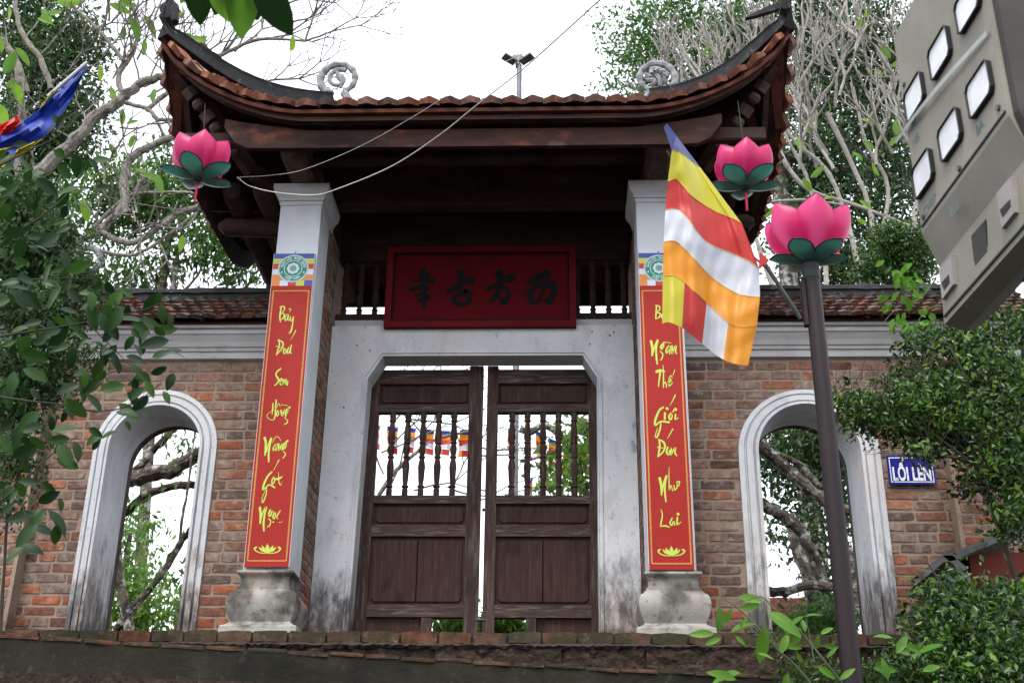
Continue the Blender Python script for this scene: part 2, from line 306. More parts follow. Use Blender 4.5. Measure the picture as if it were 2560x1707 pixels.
# brick-on-edge nosing along the landing
brick_meshes=[]
def make_bricks(mt,n=6,jit=.035):
    out=[]
    for k in range(n):
        m=MB(); P=[]
        base=[(.008,.1),(.035,.015),(.5,0),(.965,.015),(.992,.1),(1,.5),(.992,.9),(.965,.985),(.5,1),(.035,.985),(.008,.9),(0,.5)]
        fr=[m.vert((x+rng.uniform(-jit,jit)*.3,0-rng.uniform(0,.12),z+rng.uniform(-jit,jit)*1.6)) for x,z in base]
        bkk=[m.vert((x,1,z)) for x,z in base]
        c=m.vert((.5+rng.uniform(-.2,.2),-.08-rng.uniform(0,.12),.5)); n_=len(base)
        for i in range(n_):
            m.face((c,fr[i],fr[(i+1)%n_])); m.face((fr[i],bkk[i],bkk[(i+1)%n_],fr[(i+1)%n_]))
        out.append(m.mesh('brick',mt))
    return out
BR=make_bricks(M['brick']); M['brick_red']=mat('red_repair_brick',(.3,.12,.07),(.55,.5,.5),scale=22,rough=.95,bump=.004,bscale=70,spec=.15,rnd=[(.34,.1,.05),(.24,.085,.05),(.38,.13,.06),(.14,.07,.055),(.3,.13,.08)],layers=[((.3,.25,.21),12,.58,.76,(1,1,1),.6),((.03,.025,.024),5,.5,.7,(1,1,1),.85)]); BRR=make_bricks(M['brick_red']); PV=make_bricks(M['paver'],5,.05)
x=-4.6
while x<4.0:
    L=rng.uniform(.19,.235)
    inst('brick',rng.choice(PV),landing,(x,-.185+rng.uniform(-.004,.004),-.028-.064),None,(L,.02,.066+rng.uniform(-.003,.004)))
    x+=L+.012
# laterite course under the nosing
def stone_mesh(nx,nz,amp,mt,seed):
    r=random.Random(seed); m=MB(); ids=[]
    for j in range(nz+1):
        row=[]
        for i in range(nx+1):
            row.append(m.vert((i/nx, -r.uniform(0,amp)-(.5*amp if 0<i<nx and 0<j<nz else 0)*r.random(), j/nz+(r.uniform(-.06,.05) if 0<j else 0))))
        ids.append(row)
    for j in range(nz):
        for i in range(nx): m.face((ids[j][i],ids[j][i+1],ids[j+1][i+1],ids[j+1][i]))
    t=[m.vert((i/nx,1,1)) for i in range(nx+1)]
    for i in range(nx): m.face((ids[nz][i],ids[nz][i+1],t[i+1],t[i]))
    return m.mesh('stone',mt)
LT=[stone_mesh(16,8,.45,M['laterite'],s) for s in range(4)]
x=-4.6
while x<4.0:
    L=rng.uniform(.45,.8)
    inst('stone',rng.choice(LT),landing,(x,-.17+rng.uniform(-.012,.008),-.37),None,(L,.055,.265)); x+=L+.012
# crumbling ledge of mortar between nosing and laterite
m=MB(); rr=random.Random(2); A_=[];B_=[];C_=[]
for k in range(420):
    x=-4.6+k*.0205; d=rr.uniform(0,.018); A_.append((x,-.186-d,-.094+rr.uniform(-.003,.003))); B_.append((x,-.2-d-rr.uniform(0,.012),-.108+rr.uniform(-.006,.006))); C_.append((x,-.19-rr.uniform(0,.01),-.125+rr.uniform(-.01,.01)))
m.strip(B_,A_); m.strip(C_,B_); m.strip([(a[0],-.16,-.09) for a in A_],A_); m.build('mortar_ledge',M['mortar'],landing,kind='stuff')
# the skewed, mossy steps below
def skew_step(name,a,b,ztop,zbot,depth,mt,kind,bricks=True,seed=1):
    a=Vector(a);b=Vector(b); d=(b-a); n=Vector((-d.y,d.x)).normalized()
    r=random.Random(seed); m=MB(); N=90
    top=[];bot=[];bk_=[]
    for i in range(N+1):
        t=i/N; p=a+d*t; j=r.uniform(-.006,.006)
        top.append((p.x-n.x*j,p.y-n.y*j,ztop+r.uniform(-.006,.002))); bot.append((p.x-n.x*(.01+j),p.y-n.y*(.01+j),zbot)); bk_.append((p.x+n.x*depth,p.y+n.y*depth,ztop))
    m.strip(bot,top); m.strip(top,bk_)
    o=m.build(name,mt,kind=kind)
    if bricks:
        L=0;tot=d.length; ang=math.atan2(d.y,d.x); q=Quaternion((0,0,1),ang)
        while L<tot-.2:
            l=r.uniform(.17,.22); p=a+d*(L/tot)
            inst('brick',r.choice(PV),o,(p.x-n.x*.006,p.y-n.y*.006,ztop-.016+r.uniform(-.008,.002)),q@Quaternion((0,1,0),r.uniform(-.02,.02)),(l,.02,.02)); L+=l+.012
    return o
PVM=[]
for k in range(4):
    mm=PV[k].copy(); mm.materials[0]=M['moss']; PVM.append(mm)
skew_step('upper_step',(-4.6,-2.249),(2.45,-.157),-.30,-.50,2.0,M['moss'],'structure')
skew_step('middle_step',(-5.0,-2.51),(2.6,-.255),-.49,-.78,2.0,M['laterite'],'structure',False,3)
for k in range(6):
    st=MB(); y0=-1.9-.45*k; st.box(-5,3.6,y0-.9,y0,-3.05,-.95-.32*k); st.build('lower_step',M['moss'],kind='structure')
# ---------------------------------------------------------------- brickwork
def lay(parent,x0,x1,z0,z1,yface,skip,proud=.0035,pitch=.0735,maxn=300,seed=1,axis='x',cx=None,prefer=None):
    """courses of brick on a wall face; skip(z)->list of (xa,xb) spans with no brick"""
    r=random.Random(seed); items=[]; z=z0
    while z+pitch*.6<z1:
        x=x0-r.uniform(0,.12); h=pitch-.0195
        if z+h>z1: h=z1-z-.004
        while x<x1:
            L=r.choice([.21,.21,.2,.22,.19,.11,.205])+r.uniform(-.008,.008)
            a,b=max(x,x0),min(x+L,x1); segs=[(a,b)]
            for sa,sb in skip(z+h/2):
                ns=[]
                for (p,q) in segs:
                    if sb<=p or sa>=q: ns.append((p,q))
                    else:
                        if sa>p: ns.append((p,sa-.004))
                        if sb<q: ns.append((sb+.004,q))
                segs=ns
            for p,q in segs:
                if q-p>.03: items.append((p,q,z+r.uniform(-.002,.002),h+r.uniform(-.004,.003)))
            x+=L+.017
        z+=pitch
    if prefer: items.sort(key=prefer)
    rest=MB()
    for k,(p,q,z,h) in enumerate(items):
        me=r.choice(BRR if r.random()<(.55 if z<.42 else .05) else BR)
        if k<maxn:
            if axis=='x': inst('brick',me,parent,(p,yface-proud,z),None,(q-p,.02,h))
            elif axis=='-y':   # face looks +x ; run along y
                inst('brick',me,parent,(yface+proud,p,z),Quaternion((0,0,1),R(90)),(q-p,.02,h))
            else:              # face looks -x
                inst('brick',me,parent,(yface-proud,q,z),Quaternion((0,0,1),R(-90)),(q-p,.02,h))
        else:
            i0=len(rest.v)
            for v in me.vertices: rest.v.append((p+v.co.x*(q-p),yface-proud+v.co.y*.02,z+v.co.z*h))
            for f in me.polygons: rest.face([i0+i for i in f.vertices])
    if rest.f: rest.build('brick_courses',M['brick'],parent,kind='stuff')
    return len(items)
def arch_halfx(zz,hw,spring,top):
    if zz<=spring: return hw
    if zz>=top: return 0
    t=(zz-spring)/(top-spring); return hw*math.sqrt(max(0,1-t*t))
def wall_with_arch(mb,x0,x1,z0,z1,y0,y1,c,hw,spring,top,n=24):
    mb.box(x0,c-hw,y0,y1,z0,z1); mb.box(c+hw,x1,y0,y1,z0,z1)
    for i in range(n):
        a0,a1=math.pi-math.pi*i/n,math.pi-math.pi*(i+1)/n
        xa,xb=c+hw*math.cos(a0),c+hw*math.cos(a1); za,zb=spring+(top-spring)*math.sin(a0),spring+(top-spring)*math.sin(a1)
        mb.hexa([(xa,y0,za),(xb,y0,zb),(xb,y1,zb),(xa,y1,za)],[(xa,y0,z1),(xb,y0,z1),(xb,y1,z1),(xa,y1,z1)])
def arch_path(c,hw,spring,top,zb,n=28):
    p=[(c-hw,zb)]+[(c-hw,zb+(spring-zb)*k/6) for k in range(1,6)]
    for i in range(n+1):
        a=math.pi-math.pi*i/n; p.append((c+hw*math.cos(a),spring+(top-spring)*math.sin(a)))
    p+=[(c+hw,zb+(spring-zb)*(6-k)/6) for k in range(1,7)]
    return p
def arch_trim(parent,c,ho,to,hi,ti,spring,yf,zb=-.03,yb=.9):
    # stepped moulding lofted along the arch
    prof=[(0,0.0),(0,-.022),(.26,-.026),(.3,-.012),(.36,-.012),(.4,-.034),(.72,-.036),(.76,-.02),(.8,-.02),(.84,-.045),(1,-.047),(1,yb-yf)]
    m=MB(); rows=[]
    for f,dy in prof:
        hw=ho+(hi-ho)*f; tp=to+(ti-to)*f
        rows.append([(x,yf+dy,z) for x,z in arch_path(c,hw,spring,tp,zb)])
    for a,b in zip(rows[:-1],rows[1:]): m.strip(a,b)
    return m.build('arch_moulding',M['plaster'],parent,smooth=True)
# tiles --------------------------------------------------------------
def tile_mesh(w,l,t,mt,seed,peak=.022,lip=.012):
    """scale tile: front end thick, gabled and slightly curled. x across, y up-slope (front at 0), z normal"""
    r=random.Random(seed); m=MB()
    xs=[-.5,-.3,-.12,.0,.12,.3,.5]; hp=[0,.35,.8,1,.8,.35,0]
    def row(y,zt,k,c): return [m.vert((x*w,y+c*(1-h)*.25*w+r.uniform(-.002,.002),zt+peak*h*k)) for x,h in zip(xs,hp)]
    f=row(0,t+lip,1,1); fb=row(.004,0,.45,1); b=row(l*.5,t,.55,0); bb=row(l,t*.8,.2,0); lo=row(l,0,.1,0)
    for i in range(6):
        m.face((fb[i],fb[i+1],f[i+1],f[i])); m.face((f[i],f[i+1],b[i+1],b[i])); m.face((b[i],b[i+1],bb[i+1],bb[i])); m.face((fb[i+1],fb[i],lo[i],lo[i+1]))
    m.face((f[0],b[0],bb[0],lo[0],fb[0])); m.face((f[6],fb[6],lo[6],bb[6],b[6]))
    return m.mesh('tile',mt)
def frame_quat(xa,ya):
    x=Vector(xa).normalized(); y=Vector(ya); y=(y-x*y.dot(x)).normalized(); z=x.cross(y)
    return Matrix((x,y,z)).transposed().to_quaternion()
TG=[tile_mesh(.142,.2,.024,M['tile'],s) for s in range(6)]
TO=[tile_mesh(.088,.13,.016,M['tile_old'],s,.014,.012) for s in range(6)]
def surface_tiles(parent,P,nu,nv,meshes,keep_rows,jit=.02,stuffmat=None,maxn=300,seed=3):
    """P(u,v)->Vector: u along eave, v up-slope"""
    r=random.Random(seed); n=0; rest=MB()
    w0=(P(1,0)-P(0,0)).length
    for j in range(nv):
        wj=(P(1,j/nv)-P(0,j/nv)).length; nj=max(1,int(round(nu*wj/w0)))
        for i in range(nj):
            u=(i+.5+(.5 if j%2 else 0))/nj
            if u>1 or (j>0 and wj<w0*.985 and (u*wj<.11 or (1-u)*wj<.11)): continue
            v=j/nv; p=P(u,v); dx=P(min(u+.01,1),v)-P(max(u-.01,0),v); dy=P(u,min(v+.02,1))-P(u,max(v-.02,0)) if v<.98 else P(u,v)-P(u,v-.02)
            if dx.length<1e-6: continue
            q=frame_quat(dx,dy)@Quaternion((0,0,1),r.uniform(-jit,jit))@Quaternion((0,1,0),r.uniform(-jit,jit)*1.5)
            nz=q@Vector((0,0,1)); me=r.choice(meshes); p=p+nz*(.006+r.uniform(-.003,.004))+(q@Vector((0,1,0)))*r.uniform(-.01,.008)
            if j<keep_rows and n<maxn: inst('tile',me,parent,p,q); n+=1
            else:
                mt_=q.to_matrix(); i0=len(rest.v)
                for vv in me.vertices: rest.v.append(tuple(p+mt_@vv.co))
                for f in me.polygons: rest.face([i0+k for k in f.vertices])
    if rest.f: rest.build('tile_courses',stuffmat or meshes[0].materials[0],parent,kind='stuff',fix=False)
# ---------------------------------------------------------------- boundary walls with arches
def curtain(label,x0,x1,c,ho,to,hi,ti,spring,seed,trim_end):
    t=thing('boundary_wall',((x0+x1)/2,.5,0),label,'wall')
    m=MB(); wall_with_arch(m,x0,x1,-.3,2.05,.5,.9,c,hi+.02,spring,ti+.02); wb=m.build('wall',M['mortar'],t)
    def skip(z):
        h=arch_halfx(z,ho,spring,to); return [(c-h,c+h)] if h>0 else []
    lay(wb,x0,x1,-.02,2.045,.5,skip,seed=seed,prefer=lambda it:(it[0]+it[1])/2 if trim_end=='R' else -(it[0]+it[1])/2)
    tr=arch_trim(t,c,ho,to,hi,ti,spring,.5)
    if True:
        m=MB(); wall_with_arch(m,c-hi-.07,c+hi+.07,-.03,ti+.1,.905,.985,c,hi+.003,spring,ti+.003); m.build('door_frame',M['wood'],t)
    # cornice: stacked mouldings
    prof=[(.5,2.048),(.462,2.052),(.455,2.1),(.44,2.102),(.432,2.125),(.42,2.127),(.405,2.155),(.402,2.16),(.37,2.20),(.358,2.205),(.35,2.24),(.335,2.236),(.325,2.24),(.325,2.278)]
    m=MB(); A=[(x0,y,z) for y,z in prof]+[(x0,1.0,2.278),(x0,1.0,2.048)]; B=[(x1,y,z) for y,z in prof]+[(x1,1.0,2.278),(x1,1.0,2.048)]
    m.loft([A,B]); m.build('cornice',M['cornice'],t)
    # tiled coping and dark ridge
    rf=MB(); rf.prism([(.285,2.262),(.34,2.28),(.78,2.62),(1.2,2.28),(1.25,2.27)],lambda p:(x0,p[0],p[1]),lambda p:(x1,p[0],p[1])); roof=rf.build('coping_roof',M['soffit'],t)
    W_=x1-x0
    surface_tiles(roof,lambda u,v:Vector((x0+u*W_,.272+v*.44,2.275+v*.375)),int(W_/.092),6,TO,6,.09,maxn=300,seed=seed)
    m=MB(); N=30; lo=[];
    for i in range(N+1):
        x=x0+W_*i/N; j=rng.uniform(-.008,.008)
        lo.append([(x,.62+j,2.60),(x,.63+j,2.66),(x,.612+j,2.665),(x,.62+j,2.70+j),(x,.68,2.735+j),(x,.76,2.735+j),(x,.8,2.60)])
    m.loft(lo); m.build('ridge',M['ridge'],t)
    return t
WL=curtain('long brick wall left of the gate with a round-topped white arch and tiled coping',-4.3,-1.452,-2.30,.44,1.815,.325,1.69,1.372,11,'L')
WR=curtain('brick wall right of the gate with a white arch behind the lamp pole',1.412,3.95,2.285,.485,1.805,.35,1.69,1.335,12,'R')
# ---------------------------------------------------------------- the gate
G=thing('temple_gate',(-.02,.7,0),'old Vietnamese temple gate with upswept tiled roof, white pillars and wooden double door','gate')
base_prof=[(.092,-.03),(.092,.022),(.085,.03),(.072,.034),(.048,.05),(.04,.06),(.043,.072),(.056,.1),(.067,.135),(.073,.17),(.071,.2),(.064,.222),(.054,.237),(.047,.24),(.028,.262),(.022,.266),(.021,.283),(.008,.286),(.007,.335),(.015,.352),(.027,.36),(.033,.37),(.031,.381),(.022,.387),(.0,.392)]
cap_prof=[(0.0,3.055),(.007,3.06),(.009,3.078),(.003,3.081),(.004,3.09),(.015,3.093),(.018,3.112),(.028,3.128),(.044,3.146),(.048,3.155),(.044,3.158),(.05,3.164),(.053,3.175),(.053,3.212)]
for (x0,x1,side) in ((-1.452,-1.155,1),(1.115,1.412,-1)):
    m=MB()
    for k in range(12): 
        pass
    m.box(x0,x1,0,.32,.392,3.056); pil=m.build('pillar',M['plaster_clean'],G)
    m=MB(); m.sqlathe(x0,x1,0,.322,base_prof); m.build('pillar_base',M['stone'],pil,smooth=True)
    m=MB(); m.sqlathe(x0,x1,0,.42,cap_prof); m.build('capital',M['plaster_clean'],pil,smooth=True)
    m=MB(); m.box(x0+.004,x1-.004,.32,1.2,-.03,3.1); pier=m.build('brick_pier',M['mortar'],G)
    xf=x1-.004 if side==1 else x0+.004
    lay(pier,.325,.70,-.02,3.05,xf,lambda z:[],proud=.0035,seed=20+side,axis='-y' if side==1 else '+y')
    for k in range(3):   # rendered strip at the outer rear edge
        pass
# white wall round the door
zc0,zc1,hx0,hx1=1.985,2.165,.845,.742
XL,XR=-1.152,1.112; cx=-.008
def opening(off=0,bot=.0):
    return [(cx-hx0-.03-off+.03*0,bot),(cx-hx0-off,zc0+off*.4),(cx-hx1-off*.4,zc1+off),(cx+hx1+off*.4,zc1+off),(cx+hx0+off,zc0+off*.4),(cx+hx0-.02+off,bot)]
def ring(mb,inner,outer,y,):
    for a,b,c,d in zip(inner[:-1],inner[1:],outer[1:],outer[:-1]): mb.poly([(p[0],y,p[1]) for p in (a,b,c,d)])
m=MB(); ins=opening(0,-.03)
outr=[(XL,-.03),(XL,zc0),(cx-hx1,2.418),(cx+hx1,2.418),(XR,zc0),(XR,-.03)]
# front face with true corners
yF,yB=.70,.885
def face_at(y,rev=False):
    polys=[[(XL,-.03),ins[0],ins[1],(XL,zc0)],[(XL,zc0),ins[1],ins[2],(cx-hx1,2.418),(XL,2.418)],[ins[2],ins[3],(cx+hx1,2.418),(cx-hx1,2.418)],[ins[3],ins[4],(XR,zc0),(XR,2.418),(cx+hx1,2.418)],[ins[4],ins[5],(XR,-.03),(XR,zc0)]]
    for p in polys: m.poly([(a,y,b) for a,b in (p if not rev else p[::-1])])
face_at(yF); face_at(yB,True)
m.strip([(a,yF,b) for a,b in ins],[(a,yB,b) for a,b in ins])
m.poly([(XL,yF,2.418),(XR,yF,2.418),(XR,yB,2.418),(XL,yB,2.418)])
dw=m.build('door_wall',M['plaster'],G,fix=False)
m=MB(); pr=[(.0,-.001),(.0,-.012),(.012,-.014),(.014,-.004),(.024,-.004),(.027,-.012),(.034,-.012),(.036,-.001)]
rows=[[(a,yF+dy,b) for a,b in opening(.036-o-.001,-.03)] for o,dy in pr]
for a,b in zip(rows[:-1],rows[1:]): m.strip(a,b)
m.build('door_bead',M['plaster'],dw)
# small notch stones in the chamfers, upper sill strip
m=MB(); m.box(XL,XR,.78,.885,2.42,2.502); m.build('upper_band',M['cornice'],dw)
# doors
def Z(v,u=1000,y=.93): return O(u,v,y).z
YD=.93
def rail(par,x0,x1,z0,z1,y0=YD-.035,y1=YD+.02,name='rail'):
    m=MB(); b=.004
    m.loft([[(x0,y0+b,z0),(x0,y0+b,z1),(x0,y1,z1),(x0,y1,z0)],[(x0,y0,z0+b),(x0,y0,z1-b),(x0,y1,z1),(x0,y1,z0)],[(x1,y0,z0+b),(x1,y0,z1-b),(x1,y1,z1),(x1,y1,z0)],[(x1,y0+b,z0),(x1,y0+b,z1),(x1,y1,z1),(x1,y1,z0)]])
    m.build(name,M['wood_h'],par)
def stile(par,x0,x1,z0,z1,y0=YD-.035,y1=YD+.02):
    m=MB(); m.sqlathe(x0+.004,x1-.004,y0+.004,y1,[(0,z0),(.004,z0+.003),(.004,z1-.003),(0,z1)]); m.build('stile',M['wood'],par)
def panel(par,x0,x1,z0,z1,y=YD-.005,planks=1,chamf=.02,lift=.012,mt=None):
    w=(x1-x0)/planks
    for k in range(planks):
        a,b=x0+k*w+(.0012 if k else 0),x0+(k+1)*w-(.0012 if k<planks-1 else 0)
        cl=chamf if k==0 else .0; crr=chamf if k==planks-1 else .0
        out=[(a,z0),(b,z0),(b,z1),(a,z1)]
        m=MB()
        def oc(i):   # raised field with clipped corners
            A,B,C,D=a+(.018 if k==0 else 0)+i,b-(.018 if k==planks-1 else 0)-i,z0+.018+i,z1-.018-i
            return [(A+cl,C),(B-crr,C),(B,C+crr),(B,D-crr),(B-crr,D),(A+cl,D),(A,D-cl),(A,C+cl)]
        o8=[(a+1e-4,z0),(b-1e-4,z0),(b,z0+1e-4),(b,z1-1e-4),(b-1e-4,z1),(a+1e-4,z1),(a,z1-1e-4),(a,z0+1e-4)]
        L=[[(p,y+.02,q) for p,q in o8],[(p,y,q) for p,q in o8],[(p,y,q) for p,q in oc(0)],[(p,y-lift,q) for p,q in oc(.004)]]
        m.loft(L); m.build('panel',mt or M['panel'],par)
def baluster(par,x,z0,z1,y=YD-.01,r=.028,mt=None):
    H=z1-z0
    pr=[(.8,0),(.8,.07),(.62,.09),(.95,.1),(.95,.115),(.6,.125),(.68,.16),(.78,.19),(.9,.3),(1,.34),(.8,.4),(.62,.44),(.9,.455),(.9,.47),(.62,.48),(.85,.52),(.95,.56),(.8,.6),(.62,.615),(.92,.63),(.92,.645),(.66,.655),(.98,.69),(.9,.75),(.72,.84),(.6,.885),(.92,.9),(.92,.915),(.7,.925),(.85,.96),(.85,1)]
    m=MB(); m.lathe((x,y,z0),[(a*r,b*H) for a,b in pr],12); m.build('baluster',mt or M['wood'],par,smooth=True)
zt=Z(848); z_tr0=Z(932); z_b1=Z(951); z_b0=Z(1139); z_r1=Z(1160); z_s1=Z(1207); z_r2=Z(1235); z_p0=Z(1389); z_r3=Z(1420)
zt2=2.20
for side in (-1,1):
    d=MB(); 
    if side<0: xo,xi=-.915,-.012; s0,s1=O(868,1000,YD).x,O(1076,1000,YD).x
    else: xo,xi=.895,.019; s0,s1=O(1352,1000,YD).x,O(1143,1000,YD).x
    a,b=min(xo,xi),max(xo,xi); ia,ib=min(s0,s1),max(s0,s1)
    d.box(a+.02,b-.02,YD+.022,YD+.03,z_p0-.03,z_r1+.02); door=d.build('door',M['wood'],G,label='left door leaf of dark weathered wood' if side<0 else 'right door leaf of dark weathered wood')
    stile(door,a,ia,-.03,zt2-.03 if side>0 else zt2-.03); stile(door,ib,b,-.03,zt2-.03)
    if side<0: pass
    zz=Z(852)
    rail(door,ia,ib,Z(886),zz); rail(door,ia,ib,z_b1,z_tr0); rail(door,ia,ib,z_r1,z_b0); rail(door,ia,ib,z_r2,z_s1); rail(door,ia,ib,z_r3,z_p0)
    rail(door,ia,ib,-.03,.03)
    panel(door,ia,ib,z_tr0,Z(886),chamf=.014); panel(door,ia,ib,z_s1,z_r1,chamf=.02); panel(door,ia,ib,z_p0,z_r2,planks=2,chamf=.02)
    # bottom: panel and small open square by the meeting stile
    w=ib-ia
    if side<0: pa,pb,ha,hb=ia,ib-.29,ib-.22,ib
    else: pa,pb,ha,hb=ia+.29,ib,ia,ia+.22
    panel(door,pa,pb,.03,z_r3,lift=.0,chamf=0,mt=M['panel'])
    stile(door,min(pb,ha) if side<0 else min(hb,pa),max(pb,ha) if side<0 else max(hb,pa),.03,z_r3)
    for k in range(5):
        baluster(door,ia+w*(k+.93)/5.86,z_b0,z_b1)
m=MB(); m.tube([(.0,YD-.02,Z(1172)),(.04,YD-.02,Z(1172))],.012,8); m.tube([(-.03,YD-.03,Z(1425)),(.04,YD-.03,Z(1425))],.011,8); m.build('door_bolt',M['wire'],G,smooth=True)
# transom with balusters above the door wall
m=MB(); m.box(XL,XR,.80,.88,2.505,2.565); tr=m.build('transom_rail',M['beam'],G)
for i in range(19):
    x=XL+.05+i*(XR-XL-.1)/18
    baluster(tr,x,2.565,3.02,y=.84,r=.027,mt=M['beam'])
m=MB(); m.box(XL,XR,.79,.90,3.02,3.52); m.build('beam',M['beam'],G)
# ---- roof structure
EX0,EX1=-2.235,2.16; EC=(EX0+EX1)/2; RY=.70; EY0=-.66; EY1=2.06; RX0,RX1=-1.28,1.30; RZ=4.31; EZ=3.43
def lift(t):   # t in -1..1 along eave : upsweep
    a=max(0,(abs(t)-.53)/.47); return .42*a**1.7+.13*a**6
def PF(u,v):   # front slope
    t=2*u-1; ex=EC+(EX1-EX0)/2*t; e=Vector((ex,EY0-.05*max(0,(abs(t)-.6)/.4)**2,EZ+lift(t)))
    r=Vector((RX0+(RX1-RX0)*u,RY,RZ)); p=e.lerp(r,v); p.z-=(.03+.13*abs(t)**4)*math.sin(math.pi*v); return p
def PBk(u,v):
    p=PF(u,v); return Vector((p.x,2*RY-p.y,p.z))
def PS(side):
    def f(u,v):
        s=2*u-1; y=RY+(EY1-EY0)/2*s; ex=(EX0 if side<0 else EX1)
        a=max(0,(abs(s)-.2)/.8); e=Vector((ex+side*.0,y-(.05 if s<0 else -.05)*max(0,(abs(s)-.6)/.4)**2,EZ+.60*a**2.3))
        r=Vector((RX0 if side<0 else RX1,RY,RZ)); p=e.lerp(r,v); p.z-=(.03+.13*abs(s)**4)*math.sin(math.pi*v); return p
    return f
PL,PR_=PS(-1),PS(1)
def slab(mb,P,nu,nv,th=.03,flip=False):
    T=[[P(i/nu,j/nv) for i in range(nu+1)] for j in range(nv+1)]
    a=[[mb.vert(p) for p in row] for row in T]; b=[[mb.vert(p-Vector((0,0,th))) for p in row] for row in T]
    for j in range(nv):
        for i in range(nu):
            mb.face((a[j][i],a[j][i+1],a[j+1][i+1],a[j+1][i])); mb.face((b[j][i],b[j+1][i],b[j+1][i+1],b[j][i+1]))
    for i in range(nu): mb.face((a[0][i],b[0][i],b[0][i+1],a[0][i+1]))
m=MB()
slab(m,lambda u,v:PF(u,v)-Vector((0,0,.004)),40,8); slab(m,PBk,30,6); slab(m,lambda u,v:PL(u,v)+Vector((.0,0,-.008)),30,8); slab(m,lambda u,v:PR_(u,v)+Vector((0,0,-.008)),30,8)
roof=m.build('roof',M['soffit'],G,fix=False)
surface_tiles(roof,lambda u,v:PF(u,v)+Vector((0,-.03,0)),31,13,TG,3,.05,maxn=100)
surface_tiles(roof,lambda u,v:PL(1-u,v)+Vector((-.03,0,0)),19,12,TG,3,.05,maxn=60,seed=4)
surface_tiles(roof,lambda u,v:PR_(u,v)+Vector((.03,0,0)),19,12,TG,3,.05,maxn=60,seed=5)
surface_tiles(roof,lambda u,v:PBk(1-u,v)+Vector((0,.03,0)),31,10,TG,0,.05,maxn=0,seed=6)
# curved eave boards, two thin layers and the deep fascia
def eave_board(name,y,inset,dz0,dz1,th,mt,straight=None):
    m=MB(); N=48; lo=[]
    for i in range(N+1):
        t=-1+2*i/N; x=EC+((EX1-EX0)/2-inset)*t; zz=EZ+lift(t)*.97; yy=y-.05*max(0,(abs(t)-.6)/.4)**2
        zb=zz+dz0 if straight is None else min(zz-.05,straight+max(0,abs(x-EC)-1.60)*1.45)
        zt2_=zz+dz1 if straight is None else max(zb+.02,min(zz+dz1,EZ+dz1+.02+lift(t)*.35))
        if straight is not None and abs(x-EC)>1.72: continue
        lo.append([(x,yy,zb),(x,yy,zt2_),(x,yy+th,zt2_),(x,yy+th,zb)])
    m.loft(lo); return m.build(name,mt,roof)
eave_board('eave_board',-.655,.02,-.034,-.006,.08,M['rafter'])
eave_board('eave_board',-.625,.06,-.075,-.04,.06,M['beam_mid'])
fa=eave_board('fascia',-.555,.14,-.2,-.105,.04,M['fascia'],straight=3.185)
for side in (-1,1):
    ex=EX0 if side<0 else EX1
    for (ins_,dz0,dz1,th,mt) in ((.01,-.034,-.008,.07,'rafter'),(.05,-.075,-.04,.05,'beam'),(.12,-.24,-.078,.04,'beam')):
        m=MB(); N=30; lo=[]
        for i in range(N+1):
            s=-1+2*i/N; y=RY+((EY1-EY0)/2-ins_)*s; a=max(0,(abs(s)-.2)/.8); zz=EZ+.60*a**2.3*.97; x=ex-side*ins_
            lo.append([(x,y,zz+dz0),(x,y,zz+dz1),(x-side*th,y,zz+dz1),(x-side*th,y,zz+dz0)])
        m.loft(lo); m.build('eave_board',M[mt],roof)
# back fascia
m=MB(); m.box(EX0+.2,EX1-.2,EY1-.10,EY1-.06,3.20,3.40); m.build('fascia',M['beam'],roof)
# rafters under the slopes
def rafter(P,u,v0=.03,v1=.97,w=.055,h=.03,drop=.05):
    m=MB(); K=6; pts=[P(u,v0+(v1-v0)*k/K)-Vector((0,0,drop)) for k in range(K+1)]
    side=(P(min(u+.01,1),.3)-P(max(u-.01,0),.3)).normalized()*w/2; lo=[]
    for p in pts: lo.append([p-side,p+side,p+side-Vector((0,0,h)),p-side-Vector((0,0,h))])
    m.loft(lo); m.build('rafter',M['rafter'],roof)
for i in range(25): rafter(PF,.03+i*.94/24)
for i in range(11):
    rafter(PL,.06+i*.88/10); rafter(PR_,.06+i*.88/10)
for i in range(17): rafter(PBk,.05+i*.9/16,.03,.6)
# tile battens seen edge-on under the slope
for k in range(5):
    v=.12+k*.13; m=MB(); m.loft([[PF(.08+.84*q/16,v)+Vector((0,dy_,dz_)) for dy_,dz_ in ((-.015,-.035),(.015,-.035),(.015,-.05),(-.015,-.05))] for q in range(17)]); m.build('batten',M['beam'],roof)
# beams
def beam(x0,x1,y0,y1,z0,z1,mt='beam',name='beam',b=.012):
    m=MB(); m.loft([[(x0,y0+b,z0),(x0,y0,z0+b),(x0,y0,z1-b),(x0,y0+b,z1),(x0,y1-b,z1),(x0,y1,z1-b),(x0,y1,z0+b),(x0,y1-b,z0)],[(x1,y0+b,z0),(x1,y0,z0+b),(x1,y0,z1-b),(x1,y0+b,z1),(x1,y1-b,z1),(x1,y1,z1-b),(x1,y1,z0+b),(x1,y1-b,z0)]])
    return m.build(name,M[mt],G)
beam(XL-.25,XR+.25,.26,.40,3.215,3.49)            # deep beam between the capitals
beam(XL-.3,XR+.3,-.16,-.04,3.345,3.455)             # forward tie
beam(-2.05,1.98,-.50,-.43,3.255,3.36)               # eave purlin behind the fascia
for side in (-1,1):
    for (y0,y1,z) in ((0,0,0),):
        pass
